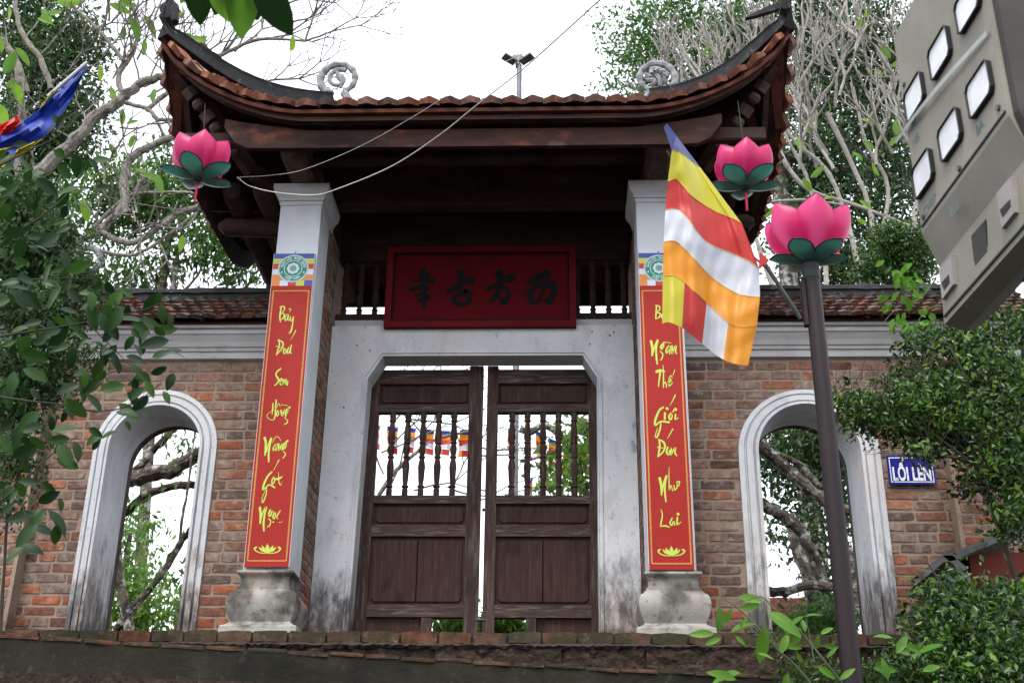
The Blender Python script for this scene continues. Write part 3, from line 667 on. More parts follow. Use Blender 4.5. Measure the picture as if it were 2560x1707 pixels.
# projecting bracket beams with rounded noses, over each pillar
for xc in (-1.30,1.262):
    m=MB(); lo=[]
    for (y,z0,z1,w) in ((-.47,3.27,3.33,.10),(-.465,3.235,3.37,.145),(-.44,3.215,3.40,.165),(-.38,3.205,3.43,.175),(-.1,3.214,3.46,.18),(.5,3.214,3.48,.18),(2.0,3.214,3.48,.18)):
        lo.append([(xc-w/2,y,z0+.03),(xc-w/2+.03,y,z0),(xc+w/2-.03,y,z0),(xc+w/2,y,z0+.03),(xc+w/2,y,z1-.03),(xc+w/2-.03,y,z1),(xc-w/2+.03,y,z1),(xc-w/2,y,z1-.03)])
    m.loft(lo); m.build('bracket_beam',M['beam_pale'],G,smooth=False)
for side,xs in ((-1,(-1.60,-1.86)),(1,(1.55,1.80))):
    for k,xx in enumerate(xs):
        m=MB(); ya=-.02+.12*k; zc=3.21+.05*k
        m.tube([(xx,ya,zc),(xx,ya+.015,zc),(xx,ya+.06,zc),(xx,1.4,zc),(xx,1.95,zc)],[.03,.07,.082,.085,.085],14); m.build('purlin_log',M['beam'],G,smooth=True)
    # cross log carrying them
    m=MB(); x0=side*1.30; x1=side*1.97; m.tube([(x0,.42,3.10),(x1,.42,3.12),(x1+side*.05,.42,3.13)],[.075,.07,.03],12); m.build('purlin_log',M['beam'],G,smooth=True)
# carved hip rafters
for side in (-1,1):
    ex=EX0 if side<0 else EX1
    a=Vector((ex-side*.10,EY0+.12,EZ+.42)); b=Vector((side*1.62+ (-.03),-.12,3.26)); c=Vector((side*1.36,.15,3.22))
    m=MB(); m.beam(a,b,.07,.10); m.beam(b,c,.08,.11); hb=m.build('hip_rafter',M['beam'],G)
    d=(b-a); 
    for k in range(6):
        p=a+d*(.12+k*.115)-Vector((0,.02,.055)); q=p+d*.085
        m=MB(); 
        if k%2: m.tube([p,p+d*.02,p+d*.06,q],[.028,.045,.045,.026],8)
        else: m.beam(p,q,.085,.06)
        m.build('carving',M['beam_pale'],hb)
    for k in range(3):   # short struts fanning to the side
        p=a+d*(.0+.2*k); q=Vector((ex-side*.02,p.y+.32+.1*k,EZ+.60*max(0,(abs((p.y+.32-RY)/1.36)-.2)/.8)**2.3-.08))
        m=MB(); m.beam(p,q,.06,.03); m.build('strut',M['rafter'],hb)
# hip ridges and their upswept horns
def hip(side,back=False):
    ex=EX0 if side<0 else EX1; pts=[]
    for k in range(13):
        v=1-k/12; P=PF(0 if side<0 else 1,v); pts.append(P)
    e=pts[-1]; 
    pts+= [e+Vector((side*.015,-.03,.11)),e+Vector((side*.0,-.05,.22)),e+Vector((-side*.035,-.05,.32))]
    if back: pts=[Vector((p.x,2*RY-p.y,p.z)) for p in pts]
    n=len(pts); lo=[]
    for i,p in enumerate(pts):
        h=.105+.05*(1-i/n) if i<13 else .085*(1-(i-12)/3.4)+.012
        w=.05 if i<13 else .05*(1-(i-12)/4)
        d=(pts[min(i+1,n-1)]-pts[max(i-1,0)]).normalized(); s=d.cross(Vector((0,0,1)))
        s=s.normalized() if s.length>.05 else Vector((0,1,0)); up_=s.cross(d).normalized()
        if up_.z<0 and i<13: up_=-up_
        if i>=13:
            s=Vector((0,1,0)); up_=Vector((-side,0,.2)).normalized()
        p=p+Vector((0,0,.045))
        lo.append([p-s*w*1.1,p+s*w*1.1,p+s*w*1.1+up_*h*.35,p+s*w*.7+up_*h*.42,p+s*w*.7+up_*h*.85,p+s*w*.9+up_*h,p-s*w*.9+up_*h,p-s*w*.7+up_*h*.85,p-s*w*.7+up_*h*.42,p-s*w*1.1+up_*h*.35])
    m=MB(); m.loft(lo); h=m.build('hip_ridge',M['ridge'],roof)
    return h,pts
for side in (-1,1):
    h,pts=hip(side); hip(side,True)
    # mortar scales and crest on the hip
    r=random.Random(5+side)
    for k in range(46):
        t=5.6+rng.uniform(0,3.6); i=int(t); p=pts[i].lerp(pts[i+1],t-i)+Vector((0,0,.12+r.uniform(0,.05)+.012*(t-6)))
        d=(pts[i+1]-pts[i]).normalized(); m=MB()
        q=p+d*.08+Vector((0,r.uniform(-.02,.02),.012+r.uniform(0,.02)))
        m.tube([p,p.lerp(q,.4)+Vector((0,0,.008)),q],[.012,.014,.003],5); m.build('crest',M['ridge'],h)
    e=pts[-1]
# horn tips: left curls into a ring, right carries a long blade
def spiral(mb,c,r0,turns,rt,axis_x=1,a0=0,n=40,shrink=.75,y=0):
    pts=[];rad=[]
    for i in range(n+1):
        t=i/n; a=a0+turns*2*math.pi*t; r=r0*(1-shrink*t); pts.append(Vector((c[0]+axis_x*r*math.cos(a),c[1],c[2]+r*math.sin(a)))); rad.append(rt*(1-.45*t))
    mb.tube(pts,rad,8); return mb
cL=O(385,22,-.62); m=MB(); spiral(m,(cL.x,cL.y,cL.z),.075,1.2,.024,1,-1.2); m.tube([O(402,52,-.64),O(398,30,-.63),O(396,5,-.63)],[.03,.035,.02],8); m.build('horn_tip',M['ridge'],roof,smooth=True)
m=MB(); lo=[]
for (u,v,w_) in ((1868,48,.004),(1880,40,.014),(1910,30,.016),(1940,20,.022),(1958,10,.026),(1962,5,.004)):
    pass
for (u,v,hh) in ((1712,44,.004),(1735,35,.018),(1765,24,.026),(1788,15,.032),(1800,9,.012)):
    p=O(u,v,-.66); lo.append([p+Vector((0,-.02,-hh)),p+Vector((0,.02,-hh)),p+Vector((0,.015,hh)),p+Vector((0,-.015,hh))])
m.loft(lo); m.build('horn_tip',M['ridge'],roof)
# main ridge and scroll finials
m=MB(); m.prism([(-.07,4.27),(-.06,4.34),(-.045,4.35),(-.045,4.39),(.045,4.39),(.045,4.35),(.06,4.34),(.07,4.27)],lambda p:(RX0-.05,RY+p[0],p[1]),lambda p:(RX1+.05,RY+p[0],p[1])); m.build('main_ridge',M['ridge'],roof)
for (u,v,side) in ((778,182,1),(1508,180,-1)):
    c=O(u,v,RY); R_=.158
    m=MB(); pts=[];rad=[]
    for i in range(56):
        t=i/55; a=R(250)-t*R(320+0); r=R_*(1-.16*t)
        pts.append((c.x+side*r*math.cos(a),RY,c.z+r*math.sin(a))); rad.append(.034*(1-.3*t)+.004*math.sin(t*60))
    m.tube(pts,rad,8); sc=m.build('scroll_finial',M['grey_mortar'],roof,smooth=True)
    m=MB(); m.tube([(c.x+side*.055,RY,c.z-.14),(c.x+side*.09,RY,c.z-.2),(c.x+side*.07,RY,c.z-.62)],[.035,.04,.05],8); m.tube([(c.x-side*.05,RY,c.z-.13),(c.x-side*.10,RY,c.z-.22),(c.x-side*.06,RY,c.z-.62)],[.03,.035,.045],8); m.build('scroll_foot',M['grey_mortar'],sc,smooth=True)
    m=MB(); spiral(m,(c.x,RY,c.z),.10,1.15,.022,side,1.0); m.tube([(c.x-.03,RY,c.z+.09),(c.x+.0,RY,c.z+.03),(c.x+.035,RY,c.z-.04),(c.x+.02,RY,c.z-.09)],[.014,.024,.02,.012],7)
    if side<0:
        for k in range(9): a=k*.7; m.tube([(c.x+.09*math.cos(a),RY-.01,c.z+.09*math.sin(a)),(c.x+.05*math.cos(a+.5),RY-.02,c.z+.05*math.sin(a+.5))],[.018,.024],6)
    m.build('scroll_carving',M['grey_mortar'],sc,smooth=True)
# scroll on the left wall end
c=O(197,598,.74)
t=thing('scroll_ornament',(c.x,c.y,2.7),'grey openwork scroll on the wall ridge behind the left foreground leaves','ornament')
m=MB(); pts=[];rad=[]
for i in range(50):
    tt=i/49; a=R(-70)+tt*R(330); r=.115*(1-.12*tt); pts.append((c.x+r*math.cos(a),c.y,c.z+r*1.05*math.sin(a))); rad.append(.028)
m.tube(pts,rad,8); spiral(m,(c.x,c.y,c.z),.075,1.1,.02,1,2.2); m.build('scroll_finial',M['grey_mortar'],t,smooth=True)
m=MB(); m.tube([(c.x+.05,c.y,c.z-.1),(c.x+.10,c.y,c.z-.2),(c.x-.02,c.y,c.z-.3)],[.03,.04,.05],8); m.tube([(c.x-.08,c.y,c.z-.09),(c.x-.11,c.y,c.z-.17),(c.x-.05,c.y,c.z-.3)],[.025,.04,.05],8)
for k in range(14):
    x=c.x+.1+k*.05; z=c.z-.26-.012*k; m.tube([(x,c.y,z-.12),(x+.02,c.y-.01,z-.02),(x+.04+rng.uniform(-.03,.03),c.y-.01,z+.04+rng.uniform(0,.05))],[.05,.035,.006],6)
m.build('crest',M['ridge'],t,smooth=True)
# ---------------------------------------------------------------- brush lettering
STK=[0]
def brush(mb,pts,mapf,n=5,minw=.6):
    P=cr(pts,n) if len(pts)>2 else [np.array(pts[0],float)*(1-k/6)+np.array(pts[1],float)*k/6 for k in range(7)]
    P=[p.copy() for p in P]
    # round the ends
    def ext(a,b):
        d=a[:2]-b[:2]; L=np.linalg.norm(d)+1e-6; d/=L; w=a[2]
        return [np.array([*(a[:2]+d*w*f),w*g]) for f,g in ((.45,.88),(.8,.55),(.97,.12))]
    P=ext(P[0],P[1])[::-1]+P+ext(P[-1],P[-2])
    STK[0]+=1; off=.00012*(STK[0]%12)
    A=[];B=[]
    for i,p in enumerate(P):
        d=P[min(i+1,len(P)-1)][:2]-P[max(i-1,0)][:2]; d/=np.linalg.norm(d)+1e-6; nn=np.array([-d[1],d[0]]); w=max(p[2],.15)
        a=p[:2]+nn*w; b=p[:2]-nn*w; A.append(mapf(a[0],a[1],off)); B.append(mapf(b[0],b[1],off))
    mb.strip(A,B)
def dot(mb,x,y,r,mapf,n=14,off=.0):
    mb.poly([mapf(x+r*math.cos(2*math.pi*k/n),y+r*math.sin(2*math.pi*k/n),off) for k in range(n)])
# ---- name board
BY=.66
tl,tr_,brr,bl=O(892,568,BY),O(1322,570,BY),O(1322,752,BY),O(892,752,BY)
X0b,X1b,Z0b,Z1b=tl.x,tr_.x,bl.z+.0,tl.z
NB=thing('name_board',((X0b+X1b)/2,BY,Z0b),'dark red board with four black brush characters above the double door','board')
m=MB(); m.box(X0b+.02,X1b-.02,BY+.012,BY+.03,Z0b+.02,Z1b-.02); m.build('field',M['board_red'],NB)
m=MB()
for (a,b,c_,d) in ((X0b,X1b,Z0b,Z0b+.05),(X0b,X1b,Z1b-.05,Z1b),(X0b,X0b+.05,Z0b+.05,Z1b-.05),(X1b-.05,X1b,Z0b+.05,Z1b-.05)): m.box(a,b,BY-.008,BY+.035,c_,d)
m.build('frame',M['board_edge'],NB)
m=MB(); q=.055
for (a,b,c_,d) in ((X0b+q,X1b-q,Z0b+q,Z0b+q+.009),(X0b+q,X1b-q,Z1b-q-.009,Z1b-q),(X0b+q,X0b+q+.009,Z0b+q+.009,Z1b-q-.009),(X1b-q-.009,X1b-q,Z0b+q+.009,Z1b-q-.009)): m.box(a,b,BY+.002,BY+.013,c_,d)
m.build('inlay',M['ink'],NB)
def mapD(x,y,off=0):
    p=S(960+x/4.9,640+y/4.9,BY+.008); p.y-=off*3; return p
CH=[[[(470,170,35),(480,260,32),(490,400,35),(490,500,30),(485,620,22)],[(440,230,25),(540,225,25)],[(380,300,15),(470,290,25),(590,300,38)],[(330,405,22),(420,380,25),(480,350,20),(560,400,20)],[(400,475,22),(480,470,30),(545,500,28)],[(420,530,18),(480,540,30),(540,520,22)]],
[[(935,215,45),(940,300,32),(940,400,30),(935,470,28)],[(790,430,28),(880,380,28),(960,310,28),(1065,300,50)],[(1020,450,45),(1050,500,30),(1020,570,25),(920,590,30),(850,520,28),(900,470,24),(1000,430,22)]],
[[(1415,220,55),(1430,300,40),(1420,380,30)],[(1280,405,24),(1370,360,28),(1450,300,34),(1560,265,52)],[(1430,360,30),(1380,470,30),(1310,555,24)],[(1440,400,25),(1510,410,30),(1520,490,28),(1470,570,35),(1410,500,20)]],
[[(1990,225,55),(1900,250,40),(1780,320,25)],[(1850,330,40),(1900,350,45),(2060,350,50),(2085,430,40),(2030,550,40),(1970,540,25)],[(1880,350,28),(1800,430,35),(1790,510,35),(1820,560,30),(1900,540,20)],[(1960,350,20),(1940,450,20),(1900,530,20)]]]
for ch in CH:
    m=MB()
    for s in ch: brush(m,s,mapD)
    m.build('character',M['ink'],NB,fix=False)
# ---- scroll banners
WA=[[(385,548,6),(378,600,8),(372,650,7),(378,690,4)],[(370,552,3),(400,545,6),(418,560,6),(408,585,4),(388,612,3)],[(388,612,3),(410,615,6),(412,640,7),(395,662,5),(372,672,3)],
[(440,620,4),(425,640,6),(420,670,6),(432,676,4),(445,650,4)],[(452,625,6),(446,665,6),(456,678,3)],[(455,570,3),(472,568,4),(470,585,3),(460,600,2)],[(470,640,5),(468,670,6),(480,680,4),(495,650,5)],[(500,640,4),(492,700,5),(478,770,7),(462,795,4),(455,785,2)],
[(520,770,5),(500,810,3),(472,858,1)],[(362,855,6),(368,900,6),(355,950,7),(340,995,6)],[(355,862,4),(385,870,6),(402,890,7),(395,930,6),(370,965,5),(345,990,4)],[(338,915,4),(375,925,3),(420,938,2)],[(415,940,6),(405,965,6),(415,985,5),(432,965,5),(425,942,4)],[(455,930,6),(442,960,6),(448,985,5),(465,960,5)],[(480,905,5),(472,940,6),(470,975,6),(480,985,3)],
[(382,1125,6),(350,1150,7),(335,1180,7),(350,1210,8),(362,1230,8),(345,1265,6),(322,1282,5)],[(372,1250,4),(390,1235,5),(385,1215,4),(372,1240,5),(378,1275,5),(392,1270,3)],[(402,1225,6),(405,1275,7),(415,1240,5),(430,1225,6),(428,1255,6),(442,1282,5),(446,1240,5)]]
WB=[[(300,30,5),(298,80,6),(292,130,3)],[(330,0,6),(325,60,6),(322,120,6),(312,170,5),(285,180,3),(250,155,3),(250,130,2),(290,100,2),(330,85,2)],[(345,95,5),(333,120,6),(338,145,5),(352,125,5),(350,100,4)],[(335,70,2),(352,30,3),(368,60,2)],[(375,40,3),(435,50,2)],[(375,95,8),(385,140,8),(400,110,7),(412,90,8),(418,140,7)],[(455,65,8),(425,90,7),(418,120,6),(435,110,4),(440,75,4)],[(415,150,5),(410,165,3),(435,185,4),(425,210,5),(402,222,3)],
[(225,345,12),(235,380,10),(235,440,10),(228,500,7)],[(240,470,6),(262,400,6),(285,350,10)],[(285,350,10),(275,400,8),(262,480,8),(262,560,7)],[(330,400,4),(305,430,5),(305,460,5),(325,440,4),(335,400,4),(330,460,5)],[(295,390,2),(320,340,3),(350,335,3),(372,370,2)],[(350,400,9),(355,455,8),(372,420,7),(388,400,9),(385,450,7)],[(435,370,9),(405,400,8),(395,440,7),(415,430,5),(425,385,4)],[(395,465,4),(410,480,4),(412,500,5),(390,528,4)],
[(355,545,5),(335,585,3),(305,640,2)],[(290,655,7),(255,690,8),(220,760,9),(210,815,8),(240,790,6),(270,770,6),(315,795,8)],[(240,790,5),(240,850,5),(215,920,6),(202,930,4),(205,880,3),(240,810,2)],[(310,700,5),(292,730,6),(295,765,6),(315,740,5),(312,705,4)],[(320,720,8),(355,715,9),(385,695,4)],[(352,655,2),(355,740,4),(370,775,3),(382,740,1)],
[(182,980,11),(188,1040,10),(185,1120,8)],[(190,1090,5),(215,1010,6),(240,975,9),(225,1040,8),(215,1120,9),(218,1190,7)],[(275,1000,8),(262,1040,7),(275,1055,6),(295,1010,6)],[(262,1080,5),(280,1100,5),(270,1140,5),(250,1155,4)],[(315,1020,6),(300,1060,7),(312,1080,5),(325,1040,5),(318,1020,4)],[(302,1106,6),(306,1112,5)],[(368,1005,4),(345,1040,6),(335,1065,5),(345,1085,2)],[(355,1112,3),(375,1112,2),(388,1095,1)]]
WC=[[(158,-145,4),(155,-100,5),(152,-60,4)],[(150,-145,3),(175,-140,4),(178,-120,4),(160,-100,3)],[(160,-100,3),(182,-92,5),(178,-72,5),(155,-60,3)],[(205,-100,4),(192,-80,5),(195,-62,4),(208,-80,4)],[(214,-98,4),(210,-72,5),(218,-60,3)],
[(122,85,8),(132,130,8),(130,175,6)],[(135,160,4),(150,110,5),(165,80,7)],[(165,80,7),(155,130,6),(158,200,6),(163,232,4)],[(205,95,6),(185,120,6),(192,135,5),(205,110,4)],[(182,150,4),(198,170,4),(190,200,4),(182,206,3)],[(235,115,4),(220,140,5),(222,162,4),(240,140,4)],[(248,115,4),(242,165,4)],[(205,90,2),(250,96,2)],[(258,115,5),(258,165,5),(270,130,4),(282,115,6),(280,150,5),(288,165,3)],
[(158,280,9),(180,272,8),(208,278,5)],[(182,275,6),(175,330,5),(170,375,3)],[(200,240,2),(202,300,4),(202,380,4)],[(203,365,3),(215,345,3),(222,380,4)],[(232,355,4),(250,340,4),(245,325,3),(235,345,4),(240,372,4),(262,350,2)],[(235,325,2),(250,305,3),(258,320,2)],[(275,270,3),(262,305,2)],
[(278,430,4),(262,465,3),(242,500,1)],[(200,510,6),(175,530,6),(150,590,7),(150,625,6),(175,605,5),(195,600,5),(238,605,6)],[(185,610,4),(180,650,5),(160,700,5),(150,690,3),(165,640,2)],[(212,545,6),(210,585,6)],[(224,516,8),(228,518,8)],[(250,545,5),(238,570,6),(248,588,5),(258,565,4),(250,545,3)],[(262,540,3),(270,525,4)],[(280,555,5),(278,585,5),(298,575,2)],[(278,521,9),(281,524,9)],
[(262,648,4),(245,680,3),(225,712,1)],[(175,718,5),(178,760,6),(168,825,5)],[(170,715,4),(200,730,6),(212,760,6),(200,795,5),(168,825,4)],[(162,765,3),(205,772,2)],[(230,765,5),(222,795,6),(235,815,5),(242,785,4)],[(252,775,5),(250,815,5),(265,785,4),(278,770,6),(275,800,5),(288,818,4)],
[(178,965,9),(188,1010,8),(190,1070,5)],[(195,1050,4),(205,990,5),(222,950,7)],[(222,950,7),(212,1000,6),(212,1060,6),(218,1115,4)],[(238,890,1),(238,960,3),(240,1040,4),(250,1010,3),(262,1045,3)],[(270,1010,3),(275,1040,4),(290,1020,4),(292,1000,4)],[(285,990,3),(305,985,4),(300,1015,3)],
[(185,1165,2),(195,1200,4),(185,1260,5)],[(182,1272,4),(215,1270,5),(238,1278,4)],[(258,1220,4),(245,1250,5),(255,1268,4),(268,1240,4),(275,1265,4)],[(292,1215,5),(290,1260,5),(315,1245,2)],[(295,1192,8),(298,1196,8)]]
def words(L,cuts):
    c=[0]+cuts+[len(L)]; return [L[a:b] for a,b in zip(c[:-1],c[1:])]
def lotus_strokes(cx_,cy,s):
    base=[[(0,38,4),(0,0,19),(0,-40,2)],[(-6,38,4),(-34,5,13),(-50,-28,1)],[(6,38,4),(36,5,13),(52,-28,1)],[(-10,38,4),(-52,12,11),(-80,-14,1)],[(10,38,4),(54,12,11),(80,-14,1)],
    [(-4,44,3),(-55,42,4),(-98,27,5),(-118,2,7),(-102,-10,8)],[(4,44,3),(55,42,4),(98,27,5),(118,2,7),(102,-10,8)]]
    return [[(cx_+a*s,cy+b*s,w_*s) for a,b,w_ in st] for st in base]
def txt(body,size,mat_,parent,origin,xdir,zdir,ndir,name='lettering',bold=0,ax='CENTER'):
    c=bpy.data.curves.new('lettering','FONT'); c.body=body; c.size=size; c.align_x=ax; c.align_y='CENTER'; c.offset=bold; c.resolution_u=3
    o=bpy.data.objects.new('tmp',c); COL.objects.link(o); bpy.context.view_layer.update()
    me=bpy.data.meshes.new_from_object(o.evaluated_get(bpy.context.evaluated_depsgraph_get())); bpy.data.objects.remove(o)
    X,Zv,Nn=Vector(xdir).normalized(),Vector(zdir).normalized(),Vector(ndir)
    for v in me.vertices: v.co=Vector(origin)+X*v.co.x+Zv*v.co.y+Nn
    me.materials.clear(); me.materials.append(mat_); me.name=name
    return me
def banner(xa,xb,ytop,zt_,zb_,label,sets,side,emb):
    yb=-.032
    B=thing('scroll_banner',((xa[0]+xb[0])/2,yb,zb_),label,'banner','red scroll banners on the gate pillars')
    # corner points: top-left, top-right, bottom-right, bottom-left
    TLp,TRp,BRp,BLp=xa[0],xb[0],xb[1],xa[1]
    def bp(u,v,o=0):   # u across, v down
        xl=TLp+(BLp-TLp)*v; xr=TRp+(BRp-TRp)*v; return Vector((xl+(xr-xl)*u,yb-o,zt_+(zb_-zt_)*v))
    H=zt_-zb_; W_=TRp-TLp; va=(.26/ H)*.98
    m=MB(); e=.012; m.loft([[bp(0,0),bp(1,0),bp(1,1),bp(0,1)],[bp(0,0,-.02),bp(1,0,-.02),bp(1,1,-.02),bp(0,1,-.02)]]); m.build('board',M['b_edge'],B)
    uu=.012
    m=MB(); m.strip([bp(uu,va+(1-va)*k/10,.0012) for k in range(11)],[bp(1-uu,va+(1-va)*k/10,.0012) for k in range(11)]); m.build('red_field',M['b_red'],B,fix=False)
    rowsC=[('p_blue',0,.155),('p_yel',.155,.32),('p_red',.32,.485),('p_white',.485,.655),('p_orange',.655,.83)]
    for mt_,a,b in rowsC:
        m=MB(); m.poly([bp(uu,a*va,.0012),bp(1-uu,a*va,.0012),bp(1-uu,b*va,.0012),bp(uu,b*va,.0012)]); m.build('stripe',M[mt_],B,fix=False)
    for k,mt_ in enumerate(('p_orange','p_white','p_red','p_yel','p_blue')):
        a=uu+(1-2*uu)*k/5; b=uu+(1-2*uu)*(k+1)/5
        m=MB(); m.poly([bp(a,.83*va,.0012),bp(b,.83*va,.0012),bp(b,va,.0012),bp(a,va,.0012)]); m.build('stripe',M[mt_],B,fix=False)
    # emblem
    ec=bp(.5,.47*va,.0); rr=.107*W_/.29
    def disc(r,o,mt_,nm='emblem_ring',lobes=0,amp=0):
        m=MB(); n=64; m.poly([(ec.x+(r+amp*abs(math.cos(lobes*a/2)))*math.cos(a),yb-o,ec.z+(r+amp*abs(math.cos(lobes*a/2)))*math.sin(a)) for a in [2*math.pi*k/n for k in range(n)]]); return m
    grp=MB()
    em=disc(rr,.002,0).build('emblem',M['p_white'],B,fix=False)
    for r,o,mt_ in ((.965,.0024,'p_green'),(.945,.0028,'p_white'),(.90,.0032,'p_green'),(.60,.0036,'p_white'),(.555,.004,'p_green')): disc(rr*r,o,0).build('emblem_ring',M[mt_],em,fix=False)
    disc(rr*.36,.0044,0,lobes=8,amp=rr*.05).build('emblem_flower',M['p_white'],em,fix=False)
    disc(rr*.215,.0048,0).build('emblem_ring',M['p_green'],em,fix=False)
    m=MB()
    for k in range(9):
        a=k*math.pi/4; r=0 if k==8 else rr*.14
        m.poly([(ec.x+r*math.cos(a)+rr*.034*math.cos(b),yb-.0052,ec.z+r*math.sin(a)+rr*.034*math.sin(b)) for b in [2*math.pi*j/8 for j in range(8)]])
    for sx in (-1,1): m.poly([(ec.x+sx*rr*.715+rr*.06*math.cos(b),yb-.0036,ec.z-rr*.28+rr*.06*math.sin(b)) for b in [2*math.pi*j/12 for j in range(12)]])
    m.build('emblem_dots',M['p_white'],em,fix=False)
    def arc(s,a0,a1,rad,flip):
        N=len(s)
        for i,ch in enumerate(s):
            if ch==' ': continue
            a=R(a0+(a1-a0)*i/(N-1)); p=Vector((ec.x+rad*math.cos(a),yb,ec.z+rad*math.sin(a)))
            u=Vector((math.cos(a),0,math.sin(a))); x=Vector((math.sin(a),0,-math.cos(a)))
            if flip: u=-u;x=-x
            me=txt(ch,rr*.235,M['p_white'],em,p,x,u,Vector((0,-.0036,0)),bold=rr*.008)
            link(bpy.data.objects.new('letter',me),em)
    arc('GIÁO HỘI PHẬT GIÁO',168,12,rr*.745,False); arc('VIỆT NAM',238,302,rr*.76,True)
    # border of small hooked keys
    m=MB()
    def key(u0,v0,du,dv,n_,vert):
        for k in range(n_):
            t=(k+.5)/n_; u=u0+du*t; v=v0+dv*t; s=.0052
            c_=bp(u,v,.0022)
            for (a,b,c2_,d) in ((-.9,-.8,-.1,-.35),(-.9,-.8,-.5,.8),(-.1,.35,.9,.8),(.5,-.8,.9,.8),(-.3,-.2,.3,.2)):
                m.poly([(c_.x+a*s,c_.y,c_.z+b*s),(c_.x+c2_*s,c_.y,c_.z+b*s),(c_.x+c2_*s,c_.y,c_.z+d*s),(c_.x+a*s,c_.y,c_.z+d*s)])
    ui=.075; v0=va+.018; v1=1-.017
    nV=int((v1-v0)*H/.0115); nH=int(W_*(1-2*ui)/.0115)
    key(ui,v0,0,v1-v0,nV,1); key(1-ui,v0,0,v1-v0,nV,1); key(ui,v0,1-2*ui,0,nH,0); key(ui,v1,1-2*ui,0,nH,0)
    m.build('border',M['b_gold'],B,fix=False)
    # words
    for (strokes,f) in sets:
        for wd in strokes:
            m=MB()
            for s in wd: brush(m,s,f)
            m.build('lettering',M['b_yel'],B,fix=False)
    m=MB(); c_=bp(.5,0,-.008); m.tube([c_,c_+Vector((.004,.0,.02)),c_+Vector((.0,.025,.03))],.0022,5); c2_=bp(.5,1,-.008); m.tube([c2_,c2_+Vector((.003,.0,-.025))],.002,5); m.build('hanging_wire',M['wire'],B)
    return B
def mp_(u0,v0,z):
    def f(x,y,off=0):
        p=S(u0+x/z,v0+y/z,-.0342); p.y-=off; return p
    return f
fA,fB,fC=mp_(600,620,3.733),mp_(600,1000,3.646),mp_(1580,820,2.571)
banner((-1.458,-1.443),(-1.163,-1.152),0,2.645,.405,'red vertical banner on the left gate pillar, its yellow brush words fully in view',[(words(WA,[8,15]),fA),(words(WB,[8,16,22]),fB),([lotus_strokes(250,1350,1)],fB)],-1,0)
banner((1.113,1.112),(1.398,1.40),0,2.63,.394,'red vertical banner on the right gate pillar, its top half behind the striped flag',[(words(WC,[5,13,20,29,35,40]),fC),([lotus_strokes(253,1430,.72)],fC)],1,0)
# ---------------------------------------------------------------- enamel sign
a,b=O(2035,1046,.47),O(2152,1112,.47)
sg=thing('direction_sign',((a.x+b.x)/2,.47,b.z),'blue enamel sign with white capitals on the right brick wall','sign')
W_=b.x-a.x; zc=(a.z+b.z)/2; Hh=a.z-b.z; xc=(a.x+b.x)/2
m=MB(); m.box(a.x,b.x,.468,.474,b.z,a.z); m.build('plate',M['sign_blue'],sg)
m=MB(); q=.014; t_=.006
for (x0,x1,z0,z1) in ((a.x+q,b.x-q,a.z-q-t_,a.z-q),(a.x+q,b.x-q,b.z+q,b.z+q+t_),(a.x+q,a.x+q+t_,b.z+q+t_,a.z-q-t_),(b.x-q-t_,b.x-q,b.z+q+t_,a.z-q-t_)): m.poly([(x0,.4665,z0),(x1,.4665,z0),(x1,.4665,z1),(x0,.4665,z1)])
m.build('border',M['sign_white'],sg,fix=False)
me=txt('LỐI LÊN',Hh*.66,M['sign_white'],sg,(0,0,0),(1,0,0),(0,0,1),(0,0,0),bold=.0045)
xs=[v.co.x for v in me.vertices]; zs=[v.co.z for v in me.vertices]; sx=(W_-.06)/(max(xs)-min(xs)); sz=(Hh-.052)/(max(zs)-min(zs))
for v in me.vertices: v.co=Vector((xc+(v.co.x-(max(xs)+min(xs))/2)*sx,.466,zc-.002+(v.co.z-(max(zs)+min(zs))/2)*sz))
link(bpy.data.objects.new('lettering',me),sg)
# ---------------------------------------------------------------- lotus lamps
def petal_mesh(L,W_,cup,bend,mt,seed=0,tip=.9,nu=8,nv=10,wire=True):
    """petal growing from origin along +Y(out)/+Z, concave inside"""
    m=MB(); G_=[]
    for j in range(nv+1):
        v=j/nv; w=W_*.5*((.16+.84*math.sin(math.pi/2*v/.55)**.9) if v<.55 else (1-((v-.55)/.45)**2.2)**.75)
        if j==nv: w=.002
        ang=bend[0]+(bend[1]-bend[0])*v     # angle from horizontal
        if j==0: y=z=0
        else: y+=math.cos(ang)*L/nv; z+=math.sin(ang)*L/nv
        row=[]
        for i in range(nu+1):
            s=(i/nu-.5)*2; c_=cup*(s*s)*w
            row.append(m.vert((s*w,y-c_*math.sin(ang)*1.0,z+c_*math.cos(ang)*1.0)))
        G_.append(row)
    for j in range(nv):
        for i in range(nu): m.face((G_[j][i],G_[j][i+1],G_[j+1][i+1],G_[j+1][i]))
    if wire:
        m.cm=1; e=[Vector(m.v[r[0]]) for r in G_]+[Vector(m.v[r[-1]]) for r in G_[::-1]]
        m.tube(e,.003,5)
    return m.mesh('petal',[mt,M['wire']],smooth=True,fix=False)
PET=petal_mesh(.35,.235,.75,(R(-4),R(114)),M['pink'],nv=12); SEP=petal_mesh(.235,.125,.35,(R(-4),R(26)),M['sepal'])
PET2=petal_mesh(.25,.19,.5,(R(12),R(108)),M['pink']); 
